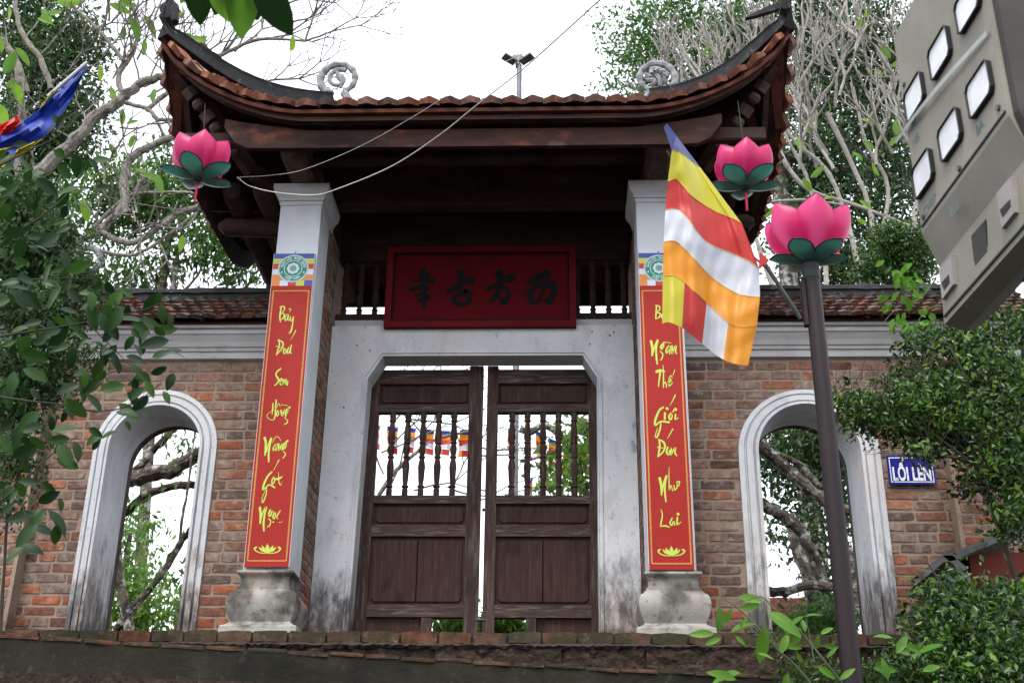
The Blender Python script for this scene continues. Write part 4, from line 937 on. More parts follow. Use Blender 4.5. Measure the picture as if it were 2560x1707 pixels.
def lotus(loc,label,rot,hang,up=0,big=1.0,openness=1.0,petm=None,n=6,srot=0):
    t=thing('lotus_lamp',loc,label,'lotus lamp','pink cloth lotus lamps')
    L=Vector(loc)
    tilt=Quaternion((1,0,0),0)
    for k in range(n):
        q=Quaternion((0,0,1),rot+k*2*math.pi/n); inst('petal',petm or PET,t,L,q@Quaternion((1,0,0),R(openness)),(big,)*3)
    for k in range(5):
        q=Quaternion((0,0,1),srot+k*2*math.pi/5); inst('sepal',SEP,t,L-Vector((0,0,.006)),q,(big,)*3)
    m=MB(); m.lathe(tuple(L),[(.012,-.03),(.028,-.02),(.03,.0),(.022,.02),(.008,.035)],12); m.build('hub',M['wire'],t,smooth=True)
    if hang:
        top=L+Vector(hang); m=MB(); m.tube([L+Vector((0,0,.03)),L.lerp(top,.5)+Vector((.01,0,0)),top],.0022,5); m.tube([L+Vector((.03,0,.1)),top],.0016,4); m.build('hanging_wire',M['wire'],t)
        m=MB(); m.lathe((L.x,L.y,L.z-.06),[(.006,-.12),(.009,-.05),(.007,-.0),(.004,.03)],8); m.lathe((L.x,L.y,L.z-.055),[(.003,.0),(.011,.008),(.003,.016)],8); m.build('tassel',M['tassel'],t,smooth=True)
        m=MB(); m.lathe((L.x,L.y,L.z-.03),[(.012,-.012),(.012,.012)],8); m.build('knob',M['wire'],t)
    return t
lL=O(455,410,-.66); lotus(lL,'pink lotus lamp hanging from the left roof corner, seen against branches',R(200),(-.03,.02,.62),openness=-4,big=1.14,srot=R(176))
lR=O(1712,430,-.66); lotus(lR,'pink lotus lamp hanging from the right roof corner above the flag',R(180),(.0,.03,.7),openness=-4,big=1.12,srot=R(216))
# lamp post
PX,PY=1.835,-2.0; PT=O(1862,615,PY); PX=PT.x
lp=thing('lamp_post',(PX,PY,-1.3),'tall brown steel pole topped by a large open pink lotus, right of the gate','lamp post')
zt_=PT.z; m=MB(); m.lathe((PX,PY,0),[(.046,-1.3),(.0445,.2),(.040,zt_-.02)],28); m.build('pole',M['pole'],lp,smooth=True)
m=MB(); m.lathe((PX,PY,zt_-.05),[(.042,-.02),(.046,-.005),(.044,.01),(.046,.02),(.046,.035),(.042,.05),(.045,.06),(.042,.07)],24); m.build('collar',M['wire'],lp,smooth=True)
LZ=Vector((PX+.005,PY,zt_+.035))
PET3=petal_mesh(.405,.25,.7,(R(-4),R(99)),M['pink'],nv=12); SEP3=petal_mesh(.215,.125,.35,(R(0),R(26)),M['sepal'])
for k in range(6):
    q=Quaternion((0,0,1),R(180+3)+k*2*math.pi/6); inst('petal',PET3,lp,LZ,q@Quaternion((1,0,0),R(0)),(1,1,1))
for k in range(5):
    q=Quaternion((0,0,1),R(180+38)+k*2*math.pi/5); inst('sepal',SEP3,lp,LZ-Vector((0,0,.01)),q)
m=MB(); m.lathe(tuple(LZ),[(.02,-.03),(.03,0),(.022,.05),(.03,.09),(.014,.13)],12); m.build('bulb_holder',M['wire'],lp,smooth=True)
# flag bracket, staff, flag
a=O(1848,728,PY); b=O(1758,608,PY-.12); tipS=O(1534,296,PY-.35)
m=MB(); m.tube([a+Vector((-.02,.0,-.01)),b],.011,8); m.build('bracket_tube',M['green_pipe'],lp,smooth=True)
m=MB(); m.box(PX-.058,PX-.04,PY-.02,PY+.02,a.z-.05,a.z+.2); m.build('bracket_plate',M['pole'],lp)
fl=thing('flag',tuple(b),'satin five-colour striped flag hanging from a slanted staff beside the right pillar','flag')
m=MB(); m.tube([b+Vector((0,.02,0)),tipS.lerp(b,.5)+Vector((0,.2,-.03)),tipS+Vector((.01,.2,0))],.006,6); m.build('staff',M['green_pipe'],fl,smooth=True)
def fz(x,y): return (1600+x/2.24,250+y/2.24)
rowsF=[[(135,148),(140,150),(148,138),(152,134),(156,138)],
[(178,283),(200,286),(225,296),(250,312),(290,345),(340,382)],
[(155,457),(200,444),(245,485),(300,548),(420,625),(500,655),(570,692)],
[(142,615),(205,612),(260,655),(370,792),(520,862),(600,898),(668,942)],
[(132,797),(195,792),(265,850),(400,992),(530,1078),(600,1098),(672,1105)],
[(128,985),(195,987),(255,1028),(370,1132),(495,1247),(570,1272),(655,1261)],
[(125,1252),(165,1245),(240,1278),(310,1334),(445,1440),(530,1476),(605,1487)]]
NU=80
def resample(pts,n):
    P=np.array(cr(pts,8))[:, :2]; d=np.r_[0,np.cumsum(np.linalg.norm(np.diff(P,axis=0),axis=1))]; t=np.linspace(0,d[-1],n+1)
    return np.stack([np.interp(t,d,P[:,0]),np.interp(t,d,P[:,1])],1)
RS=[resample(r,NU) for r in rowsF]
m=MB(); NVs=8; grid=[]
for k in range(6):
    for j in range(NVs+(1 if k==5 else 0)):
        t=j/NVs; row=[]
        for i in range(NU+1):
            p=RS[k][i]*(1-t)+RS[k+1][i]*t; u=i/NU; vv=(k+t)/6
            fold=.035*math.sin(u*9.5+vv*2.2+.6)*(.35+vv*.8)+.016*math.sin(u*21-vv*4)*vv+.008*math.sin(vv*17+u*5)+.0035*math.sin(u*47+vv*9+2*math.sin(vv*11))*(.3+vv)+.0025*math.sin(u*18+vv*52)
            base=PY-.35+.22*u*(1-.2*vv)+.05*vv
            U_,V_=fz(*p); row.append(m.vert(S(U_,V_,base+fold)))
        grid.append(row)
fm=['f_blue','f_yel','f_red','f_white','f_orange']
for r in range(len(grid)-1):
    k=r//NVs
    for i in range(NU):
        if k<5: m.cm=k
        else:
            u=(i+.5)/NU; m.cm=1 if u<.215 else 2 if u<.475 else 3 if u<.735 else 4
        m.face((grid[r][i],grid[r+1][i],grid[r+1][i+1],grid[r][i+1]))
m.build('cloth',[M[x] for x in fm],fl,smooth=True,fix=False)
m=MB()
for k in range(1,6):
    rr_=grid[k*NVs]; pts=[]
mm_=MB()
for k in range(1,7):
    g_=grid[min(k*NVs,len(grid)-1)]; mm_.tube([Vector(m.v[0]) if False else None or Vector(V) for V in []] or [Vector((0,0,0)),Vector((0,0,.001))],.0001,3) if False else None
# seams
fo=[o for o in fl.children if o.name.startswith('cloth')][0]
co=[v.co.copy() for v in fo.data.vertices]; sm=MB()
for k in range(1,6):
    ids=grid[k*NVs]; sm.tube([co[i]+Vector((0,-.002,0)) for i in ids],.0014,4,cap=False)
sm.build('seam',M['b_gold'],fl)
m=MB(); e1=S(*fz(672,850),PY-.14); e2=S(*fz(722,902),PY-.12); e3=S(*fz(668,940),PY-.14); m.poly([e1,e2+Vector((0,-.01,0)),e3]); m.poly([e1+Vector((0,.02,0)),e3+Vector((0,.02,0)),e2]); m.build('sleeve',M['f_red'],fl,fix=False)
m=MB(); s1=S(*fz(133,150),PY-.37); s2=S(*fz(152,132),PY-.37); s3=S(*fz(205,200),PY-.34); s4=S(*fz(178,285),PY-.34); m.poly([s1,s2,s3,s4]); m.build('sleeve',M['f_blue'],fl,fix=False)
# big flag among the left branches
fy=-.9
f2=thing('flag',tuple(O(197,148,fy)),'partly hidden blue flag with yellow and red edges among the left branches','flag')
def cl(pts,mt_,nm='cloth',dy=0):
    m=MB(); P=[O(u,v,fy+dy+.05*math.sin(u*.05+v*.03)) for u,v in pts]; m.poly(P); return m.build(nm,M[mt_],f2,fix=False)
def strip2(A,B,mt_):
    m=MB(); n=14; a=resample([(x,y) for x,y in A],n); b=resample([(x,y) for x,y in B],n); K=6; g_=[]
    for j in range(K+1):
        t=j/K; g_.append([m.vert(O(*(a[i]*(1-t)+b[i]*t),fy+.05*math.sin(i*.8+j*1.3)+.03*math.sin(j*2.1))) for i in range(n+1)])
    for j in range(K):
        for i in range(n): m.face((g_[j][i],g_[j+1][i],g_[j+1][i+1],g_[j][i+1]))
    m.build('cloth',M[mt_],f2,smooth=True,fix=False)
strip2([(197,148),(130,215),(60,275),(-40,330)],[(200,155),(160,235),(100,318),(-20,372)],'f_deep')
strip2([(-50,352),(60,330),(100,318)],[(-50,480),(10,385),(98,320)],'f_yel')
strip2([(92,250),(100,235),(122,206)],[(88,262),(96,248),(118,218)],'f_yel')
strip2([(-40,300),(10,282),(46,262)],[(-60,345),(0,318),(44,290)],'f_red')
m=MB(); m.tube([O(110,222,fy+.02),O(201,143,fy-.02)],.012,8); m.build('staff',M['white_wire'],f2,smooth=True)
# ---------------------------------------------------------------- electricity meter cabinet
hv=ray(1125,2190); hv[2]=0; hv/=np.linalg.norm(hv); H_=Vector([float(x) for x in -hv])   # towards the camera side
Nn=Vector((0,0,1)).cross(H_); 
if Nn.x>0: Nn=-Nn
MY=-4.3
c0=S(2305,584,MY)      # far bottom corner of window panel
# top corner height along the vertical
def zat(u,v,base):     # height where pixel ray passes the vertical line through base (nearest)
    r=ray(u,v); t=(base.y-CAM[1])/r[1]; return float(CAM[2]+r[2]*t)
z_top=zat(2262,215,c0); z_mid=c0.z
def onplane(u,v):
    r=Vector([float(x) for x in ray(u,v)]); C=Vector([float(x) for x in CAM]); t=(c0-C).dot(Nn)/r.dot(Nn); return C+r*t
near=onplane(2513,296); Lh=(near-c0).dot(H_)
mc=thing('meter_cabinet',tuple(c0+H_*Lh/2),'grey electricity meter cabinet with pale square windows at the upper right corner','meter cabinet')
hh=z_top-z_mid
# profile in (n,z): n outward
def depth_pt(u,v,h=0):   # intersect ray with vertical plane through c0 spanned by N and Z
    r=Vector([float(x) for x in ray(u,v)]); C=Vector([float(x) for x in CAM]); t=(c0-C).dot(H_)/r.dot(H_); p=C+r*t; return ((p-c0).dot(Nn),p.z-c0.z)
pA=depth_pt(2348,666); pB=depth_pt(2361,811); pC=depth_pt(2413,828)
D_=max(.22,-pC[0]+.02)
prof=[(0,hh*1.35),(0,0),pA,pB,pC,(pC[0]-.05,pC[1]+.02),(-D_-.08,.0),(-D_-.08,hh*1.35)]
Lt=Lh+.02
def cp(n,z,h): return c0+Nn*n+H_*h+Vector((0,0,z))
m=MB(); m.loft([[cp(n,z,0) for n,z in prof],[cp(n,z,Lt*1.0) for n,z in prof]]); body=m.build('cabinet_body',M['meter'],mc)
# lower part runs on further
m=MB(); pr2=[(pA[0]+.0,pA[1]),pB,pC,(pC[0]-.05,pC[1]+.02),(-D_-.06,.0),(-.03,-.004)]; m.loft([[cp(n,z,Lt+.001) for n,z in pr2],[cp(n,z,Lt+.35) for n,z in pr2]]); m.build('lower_housing',M['meter'],mc)
m=MB(); pr3=[(-.012,hh*1.35),(-.012,.0),(pA[0],pA[1]+.0),(-D_-.07,.0),(-D_-.07,hh*1.35)]; m.loft([[cp(n,z,Lt+.002) for n,z in pr3],[cp(n,z,Lt+.03) for n,z in pr3]]); m.build('end_cover',M['meter_dark'],mc)
def ph(u,v):
    p=onplane(u,v); return ((p-c0).dot(H_),p.z-c0.z)
def z1(x,y): return (2200+x/3.483,y/3.483)
def z2_(x,y): return (2200+x/3.483,400+y/3.483)
wins=[[z1(245,840),z1(375,640),z1(395,850),z1(268,1065)],[z1(460,460),z1(598,240),z1(620,470),z1(485,690)],[z1(690,40),z1(850,-180),z1(880,40),z1(720,285)],
[z1(795,770),z1(950,530),z1(985,790),z1(825,1035)],[z1(548,1150),z1(690,950),z1(718,1190),z1(570,1410)],[z2_(320,95),z2_(448,-85),z2_(470,120),z2_(345,355)]]
# regularise: windows on a grid
cs=[(np.mean([ph(*q)[0] for q in w_]),np.mean([ph(*q)[1] for q in w_])) for w_ in wins]
ww=np.mean([abs(ph(*w_[1])[0]-ph(*w_[0])[0]) for w_ in wins]); wh=np.mean([abs(ph(*w_[3])[1]-ph(*w_[0])[1]) for w_ in wins])
for (h,z) in cs+[(cs[3][0]*2-cs[4][0],cs[3][1]*2-cs[4][1])][:0]:
    r_=.012
    def rr4(e,n): 
        a,b=ww*.58+e,wh*.56+e; c_=.014
        return [cp(n,z+y,h+x) for x,y in ((-a+c_,-b),(a-c_,-b),(a,-b+c_),(a,b-c_),(a-c_,b),(-a+c_,b),(-a,b-c_),(-a,-b+c_))]
    m=MB(); m.loft([rr4(.001,.0),rr4(.003,.013),rr4(-.001,.015),rr4(-.004,.005)]); g_=m.build('gasket',M['rubber'],body)
    m=MB(); m.poly(rr4(-.002,.0085)); m.build('window_pane',M['acrylic'],g_,fix=False)
# hand-written numbers
for (s,u,v) in (('P12',2388,523),('CH07',2325,514),('BA',2450,320),('N5',2290,350)):
    h,z=ph(u,v); o_=cp(.0015,z,h); me=txt(s,.04,M['teal'],body,o_,-H_ if False else H_,(0,0,1),(0,0,0)); 
    link(bpy.data.objects.new('handwriting',me),body)
# strap, buckle and seal wires
a0=ph(*z1(160,1240)); b0=ph(*z1(960,290))
p0,p1=cp(.006,a0[1],a0[0]),cp(.006,b0[1],b0[0])
m=MB(); pts=[p0.lerp(p1,t)+Nn*(.004+.01*math.sin(t*math.pi)) for t in [k/10 for k in range(11)]]
m.strip([p-Vector((0,0,.008)) for p in pts],[p+Vector((0,0,.008)) for p in pts]); m.build('strap',M['tape'],mc,fix=False)
pm=p0.lerp(p1,.53)+Nn*.02; m=MB(); m.beam(pm-Vector((0,0,.02)),pm+Vector((0,0,.02)),.03,.02); m.build('padlock',M['wire'],mc)
# lower switches: two broken square covers, one recess
def lowp(u,v,dn):
    r=Vector([float(x) for x in ray(u,v)]); C=Vector([float(x) for x in CAM]); q=c0+Nn*(pA[0]+dn); t=(q-C).dot(Nn)/r.dot(Nn); return C+r*t
M['cover']=mat('switch_cover_plastic',(.3,.27,.26),(.22,.2,.19),rough=.6)
def quad_on(poly,dn0,dn1,mt_,nm,ins=0):
    P=[lowp(u,v,0) for u,v in poly]; cc=sum(P,Vector())/4
    m=MB(); m.loft([[p+Nn*dn0 for p in P],[p+Nn*dn1+(cc-p)*ins for p in P]]); return m.build(nm,mt_,mc)
quad_on([z2_(560,950),z2_(675,830),z2_(695,1085),z2_(590,1225)],.001,.018,M['cover'],'switch_cover',.05)
quad_on([z2_(590,1070),z2_(655,1000),z2_(662,1065),z2_(615,1135)],.0185,.0195,M['rubber'],'switch_hole')
quad_on([z2_(1065,290),z2_(1195,140),z2_(1235,460),z2_(1115,610)],.001,.018,M['cover'],'switch_cover',.05)
quad_on([z2_(1105,440),z2_(1195,345),z2_(1200,405),z2_(1130,500)],.0185,.0195,M['rubber'],'switch_hole')
quad_on([z2_(812,665),z2_(935,520),z2_(975,870),z2_(850,1010)],.001,.006,M['rubber'],'recess_rim')
quad_on([z2_(820,675),z2_(930,540),z2_(965,865),z2_(855,990)],.0062,.0068,M['meter_dark'],'recess')
m=MB()
for (h,z) in ((.03,.04),(Lt-.04,.05),(.03,hh*.97),(Lt*.5,.035)):
    c_=cp(.001,z,h); m.tube([c_,c_+Nn*.006],.009,8)
m.build('screws',M['steel'],body,kind='stuff')
m=MB(); m.beam(cp(.002,.018,.01),cp(.002,.018,Lt-.01),.004,.006); m.beam(cp(pB[0]+.002,pB[1]+.02,.01),cp(pB[0]+.002,pB[1]+.02,Lt+.3),.004,.006); m.build('seam',M['rubber'],body)
# pole that carries the cabinet and the leads under it
pc=cp(-D_-.28,0,Lt*.55); m=MB(); m.lathe((pc.x,pc.y,0),[(.16,-3.05),(.13,3.4)],20); t=thing('utility_pole',(pc.x,pc.y,-3.05),'thick concrete pole behind the grey meter cabinet at the right edge','pole'); m.build('pole_shaft',M['concrete'],t,smooth=True)
m=MB()
for k in range(3):
    s_=cp(pC[0]-.03-.02*k,pC[1]+.0,Lt*(.55+.12*k)); e_=Vector((s_.x+.03+.03*k,s_.y-.05,s_.z-.5)); m.tube([s_,s_+Vector((.03,-.02,-.12)),s_.lerp(e_,.6)+Vector((-.02,0,0)),e_+Vector((0,0,-.6))],.012,8)
m.build('cable_leads',M['rubber'],mc,smooth=True)
# ---------------------------------------------------------------- overhead cables and street light
def cable(name,pts,r,mt_,label):
    m=MB(); m.tube([O(*p) for p in cr_pts(pts)],r,6,cap=False); o=m.build(name,M[mt_],None,smooth=True); o['label']=label; o['category']='cable'; return o
def cr_pts(pts): return [tuple(p) for p in cr(pts,6)]
cable('cable',[(545,407,-.35),(575,428,-.4),(640,443,-.5),(720,448,-.7),(770,436,-.9),(900,382,-1.6),(1010,310,-2.1),(1100,238,-2.5),(1200,160,-3.0),(1290,80,-3.4),(1400,-20,-3.8)],.0038,'white_wire','thick pale cable sagging below the left capital and rising to the top')
cable('cable',[(550,407,-.35),(620,403,-.4),(700,389,-.6),(830,335,-.8),(960,262,-1.2),(1060,198,-1.5),(1150,148,-1.8),(1260,95,-2.2)],.0019,'white_wire','thin pale cable crossing above the thicker sagging one')
cable('cable',[(-20,372,.2),(100,410,.2),(190,437,.2),(300,465,.3),(420,482,.3),(560,487,.4),(620,486,.5)],.0028,'steel','dark thin cable running through the left branches to the roof')
b_=O(1192,240,8); t_=O(1190,150,8)
sl=thing('street_light',(b_.x,8,0),'distant street light with three grey solar wings against the white sky','street light')
m=MB(); m.tube([(b_.x,8,0),(b_.x,8,t_.z)],[.055,.04],10); m.build('pole',M['steel'],sl,smooth=True)
k=pxm(8)*1.0884
m=MB(); c_=O(1190,140,8); m.loft([[c_+Vector((a*k,-.05,b*k)) for a,b in ((-14,14),(12,14),(6,4),(7,-10),(2,-16),(-7,-12),(-7,2))],[c_+Vector((a*k,.1,b*k)) for a,b in ((-14,14),(12,14),(6,4),(7,-10),(2,-16),(-7,-12),(-7,2))]]); m.build('lamp_head',M['steel'],sl)
for s in (-1,1):
    m=MB(); p0=c_+Vector((s*7*k,0,-6*k)); p1=c_+Vector((s*38*k,-.1,4*k)); m.beam(p0,p1,.15,.03,(0,0,1)); m.build('solar_wing',M['steel'],sl)
# ---------------------------------------------------------------- bunting behind the gate
def bunting(pts,y,n,label,size=.24,rot=0):
    P=[O(u,v,y) for u,v in pts]; C=[Vector(p) for p in cr([tuple(p) for p in P],10)]
    t=thing('bunting',tuple(C[0]),label,'bunting','strings of small striped flags behind the door')
    m=MB(); m.tube(C,.004,4,cap=False); m.build('string',M['f_deep'],t)
    cum=[0]
    for a,b in zip(C[:-1],C[1:]): cum.append(cum[-1]+(b-a).length)
    for k in range(n):
        s=cum[-1]*(k+.5)/n; i=max(j for j in range(len(cum)-1) if cum[j]<=s); p=C[i].lerp(C[i+1],(s-cum[i])/(cum[i+1]-cum[i]+1e-6)); d=(C[i+1]-C[i]).normalized()
        w=size*.40; dn=Vector((rng.uniform(-.1,.1),rng.uniform(-.25,.25),-1)).normalized()
        m=MB()
        fr=[0,.16,.36,.56,.76,1.0]; mats=['f_deep','f_orange','f_red','f_white','f_orange']
        for j in range(5):
            m.cm=[0,4,2,3,1][j] if j<4 else 1
            def pt(s_,f): return p+d*(s_*w)+dn*(size*f)+Vector((0,.02*math.sin(s_*5+f*6),0))
            if j<4:
                m.cm=[0,4,2,3][j]
                m.strip([pt(-.5+.25*q,fr[j]) for q in range(5)],[pt(-.5+.25*q,fr[j+1]) for q in range(5)])
            else:
                m.cm=4; m.strip([pt(-.5,fr[4]),pt(-.15,fr[4])],[pt(-.5,1),pt(-.15,1)]); m.cm=2; m.strip([pt(-.15,fr[4]),pt(.5,fr[4])],[pt(-.15,1),pt(.5,1)])
        m.build('pennant',[M['f_deep'],M['f_yel'],M['f_red'],M['f_white'],M['f_orange']],t,smooth=True,fix=False)
bunting([(840,975),(900,980),(960,984),(1030,990),(1090,985)],5,6,'string of small striped flags seen through the left door leaf',.30)
bunting([(1225,985),(1270,1010),(1310,1022),(1360,1030),(1400,1030)],5,5,'string of small striped flags sloping behind the right door leaf',.30)
bunting([(1110,975),(1170,985),(1200,985),(1255,1060),(1215,1110),(1262,1140),(1290,1180)],6.2,8,'crumpled hanging string of orange and white flags between the door leaves',.26)
bunting([(2235,800),(2260,815),(2300,790),(2360,800)],3.2,6,'string of orange flags glimpsed right under the meter cabinet',.2)
# ================================================================ vegetation
def leafcloud(name,mt,parent,P,size,droop=.3,width=.42,seed=0,face=None,kind=None,sv=.35,**kw):
    """P: (N,3) leaf bases; each leaf is a folded blade of two faces"""
    r=np.random.RandomState(seed); N=len(P)
    d=r.normal(size=(N,3)); d[:,2]-=droop*1.5; d/=np.linalg.norm(d,axis=1)[:,None]
    n=r.normal(size=(N,3)); n[:,2]+=.8; n-=d*np.sum(n*d,1)[:,None]; n/=np.linalg.norm(n,axis=1)[:,None]
    s=np.cross(d,n); L=size*(1+sv*r.uniform(-1,1,size=N))[:,None]; w=L*width*.5
    b=P; t=P+d*L-n*L*.12; c1=P+d*L*.45+s*w+n*w*.35; c2=P+d*L*.45-s*w+n*w*.35
    V=np.stack([b,c1,t,c2],1).reshape(-1,3); I=np.arange(N)*4
    Fc=np.stack([I,I+1,I+2,I,I+2,I+3],1).reshape(-1)
    me=bpy.data.meshes.new(name); me.vertices.add(len(V)); me.vertices.foreach_set('co',V.astype(np.float32).ravel())
    me.loops.add(len(Fc)); me.loops.foreach_set('vertex_index',Fc.astype(np.int32)); me.polygons.add(N*2)
    me.polygons.foreach_set('loop_start',(np.arange(N*2)*3).astype(np.int32)); me.materials.append(mt); me.update(calc_edges=True)
    return link(bpy.data.objects.new(name,me),parent,kind=kind,**kw)
def blobpts(blobs,seed,clump=14,cr_=.16):
    """blobs (u,v,ru,rv,y,depth,count) in overview pixels -> clumped leaf positions"""
    r=np.random.RandomState(seed); out=[]
    for (u,v,ru,rv,y,dy,n) in blobs:
        c=np.array(O(u,v,y)); k=(np.array(O(u+10,v,y))-c)[0]/10; kz=abs((np.array(O(u,v-10,y))-c)[2]/10)
        m_=max(1,n//clump); q=r.normal(size=(m_,3)); q/=np.linalg.norm(q,axis=1)[:,None]; q*=(r.uniform(0,1,size=(m_,1))**.45)
        cc=c+q*np.array([ru*k,dy,rv*kz]); 
        rep=np.repeat(cc,clump,0); out.append(rep+r.normal(size=rep.shape)*cr_*np.array([1,1,.7]))
    return np.concatenate(out)
def twigs(mb,p,d,L,rad,depth,r,spread=.6,shrink=.72,n=5,kids=(2,3),up=.12,blunt=True,tips=None,minr=.002):
    K=4; pts=[p]; dd=d.copy(); q=p.copy()
    for k in range(K):
        dd=(dd+Vector((r.uniform(-.16,.16),r.uniform(-.16,.16),r.uniform(-.12,.16)+up*.3))).normalized(); q=q+dd*(L/K); pts.append(q.copy())
    r1=max(minr,rad*(.82 if blunt else .6)); mb.tube(pts,[rad+(r1-rad)*k/K for k in range(K+1)],n,cap=depth==0)
    if tips is not None and depth<=1: tips.append((q.copy(),dd.copy()))
    if depth>0:
        nk=r.choice(kids); ph_=r.uniform(0,6.28)
        for k in range(nk):
            a=ph_+k*2*math.pi/nk+r.uniform(-.4,.4); o=dd.orthogonal().normalized(); o2=dd.cross(o)
            nd=(dd+(o*math.cos(a)+o2*math.sin(a))*spread*r.uniform(.7,1.25)+Vector((0,0,up))).normalized()
            twigs(mb,q,nd,L*shrink*r.uniform(.8,1.2),r1*.86,depth-1,r,spread,shrink,n,kids,up,blunt,tips,minr)
def limb(mb,pts,y,rpx,dy=0,n=9,taper=.7,r=None):
    """limb through overview pixels at depth y, radius in overview px"""
    P=cr([tuple(O(u,v,y+dy*i/(len(pts)-1))) for i,(u,v) in enumerate(pts)],5); k=pxm(y)*1.0884; N=len(P)
    rr=r or rng
    mb.tube([Vector(p)+Vector((rr.uniform(-.2,.2),rr.uniform(-.15,.15),rr.uniform(-.2,.2)))*rpx*k for p in P],[rpx*k*(1-(1-taper)*i/(N-1))*(1+rr.uniform(-.13,.13)) for i in range(N)],n); return [Vector(p) for p in P]
def leafmesh(mt,w=.42,fold=.22,arch=.25,nseg=6,wav=0,seed=0):
    r=random.Random(seed); m=MB(); rows=[]
    for j in range(nseg+1):
        t=j/nseg; ww=w*.5*math.sin(math.pi*min(.985,t**.9*.97+.015))**.75; z=-arch*t*t+wav*r.uniform(-.02,.02)
        rows.append([m.vert((-ww,t,z+fold*ww)),m.vert((-ww*.5,t,z+fold*ww*.4)),m.vert((0,t,z)),m.vert((ww*.5,t,z+fold*ww*.4)),m.vert((ww,t,z+fold*ww))])
    for j in range(nseg):
        for i in range(4): m.face((rows[j][i],rows[j][i+1],rows[j+1][i+1],rows[j+1][i]))
    m.tube([(0,-.16,.0),(0,0,0)],.008,4)
    return m.mesh('leaf',mt,smooth=True,fix=False)
CAMV=Vector([float(x) for x in CAM])
def put_leaf(parent,me,p,ang,L,r,tiltr=.5,pitch=0,**kw):
    """leaf whose base is p, growing at image angle ang (deg, 0=right, 90=up), roughly facing the viewer"""
    tocam=(CAMV-p).normalized(); X=Vector((1,0,0)); U=X.cross(tocam); U=-U if U.z<0 else U; U.normalize(); X=U.cross(tocam); X=-X if X.x<0 else X; X.normalize()
    a=R(ang); d=(X*math.cos(a)+U*math.sin(a)+tocam*(pitch+r.uniform(-tiltr,tiltr))).normalized()
    n=(tocam+Vector((r.uniform(-tiltr,tiltr),r.uniform(-tiltr,tiltr),r.uniform(0,2*tiltr)))); n=(n-d*n.dot(d)).normalized(); s=d.cross(n)
    q=Matrix((s,d,n)).transposed().to_quaternion(); return inst('leaf',me,parent,p,q,(L,L,L),**kw)
# ---- frangipani, left
tr1=thing('frangipani_tree',tuple(O(120,660,3.2)),'frangipani with thick grey branching limbs left of the gate roof, few bright leaves','tree')
r=random.Random(31); mb=MB()
Y3=3.2
limbs=[([(-60,470),(80,400),(173,322),(211,272),(264,240),(293,217),(322,193),(366,179),(420,172)],22,.55),([(285,225),(272,175),(300,130),(318,60),(285,-20)],9,.6),([(290,150),(232,75),(178,25),(120,-20)],7,.6),
([(290,490),(284,420),(300,368),(340,338),(400,312),(450,292)],14,.7),([(290,236),(340,252),(362,274),(400,276),(450,280)],8,.7),([(60,215),(38,140),(10,100),(-30,60)],12,.8),([(118,205),(92,135),(52,80),(35,15),(40,-20)],10,.7),
([(-20,620),(97,584),(180,555),(226,535),(277,555),(322,552),(387,506),(422,484),(470,470)],11,.7),([(226,535),(251,510),(287,461),(284,413)],12,1),([(222,574),(297,587),(364,555),(451,490),(500,462)],6,.6),([(200,539),(274,465),(322,445),(451,445),(540,485)],6,.6),
([(45,560),(60,470),(40,380),(55,300),(38,140)],13,.8),([(508,127),(596,91),(701,95)],7,.5),([(430,180),(508,127),(560,60),(600,20)],7,.5),([(340,250),(400,200),(450,150),(508,127)],8,.8),([(450,292),(500,240),(560,200),(620,185)],6,.5)]
tips=[]
for (pts,rp,tp) in limbs:
    P=limb(mb,pts,Y3,rp*.82,taper=tp,r=r)
starts=[(285,20,100,3,.34),(120,0,110,2,.3),(230,75,60,3,.34),(318,70,70,4,.36),(300,130,110,3,.3),(275,175,60,3,.3),(340,190,80,3,.3),(366,178,60,4,.32),(320,195,100,3,.34),(60,85,80,3,.34),(38,140,120,3,.3),(90,130,60,3,.3),(110,200,40,3,.3),(400,205,60,3,.3),(450,150,70,4,.3),(508,127,60,4,.34),(560,100,50,4,.3),(600,92,20,4,.34),(640,93,40,4,.34),(701,95,10,4,.34),(701,95,60,3,.3),(560,60,40,4,.34),(600,20,10,4,.36),(500,240,20,3,.3),(560,200,10,3,.34),(620,185,0,3,.34),(420,300,30,3,.25),(360,274,-60,2,.25),(420,278,-50,3,.25),(451,445,10,3,.2),(364,555,-60,2,.25),(322,552,-80,3,.25),(300,587,60,2,.2),(230,550,100,2,.2),(470,470,-20,3,.22),(173,322,150,3,.3),(80,400,100,3,.34),(200,300,110,3,.3),(620,20,20,4,.4),(650,60,30,4,.36),(350,255,-70,3,.3),(540,120,80,3,.3),(250,50,90,3,.3)]
for k in range(34):
    starts.append((r.uniform(120,470),r.uniform(-10,230),r.uniform(20,150),3,.27) if k%2 else (r.uniform(230,470),r.uniform(250,560),r.uniform(-60,120),2,.24))
for (u,v,a,dp,L) in starts:
    d=Vector((math.cos(R(a)),r.uniform(-.5,.3),math.sin(R(a)))).normalized(); twigs(mb,O(u,v,Y3),d,L,.0125,dp,r,.55,.78,5,(2,2,3),.06,True,tips)
mb.build('trunk',M['bark_grey'],tr1,smooth=True,fix=False)
LP=[leafmesh(M['lf_plum'],.4,.25,.2,6,0,k) for k in range(3)]
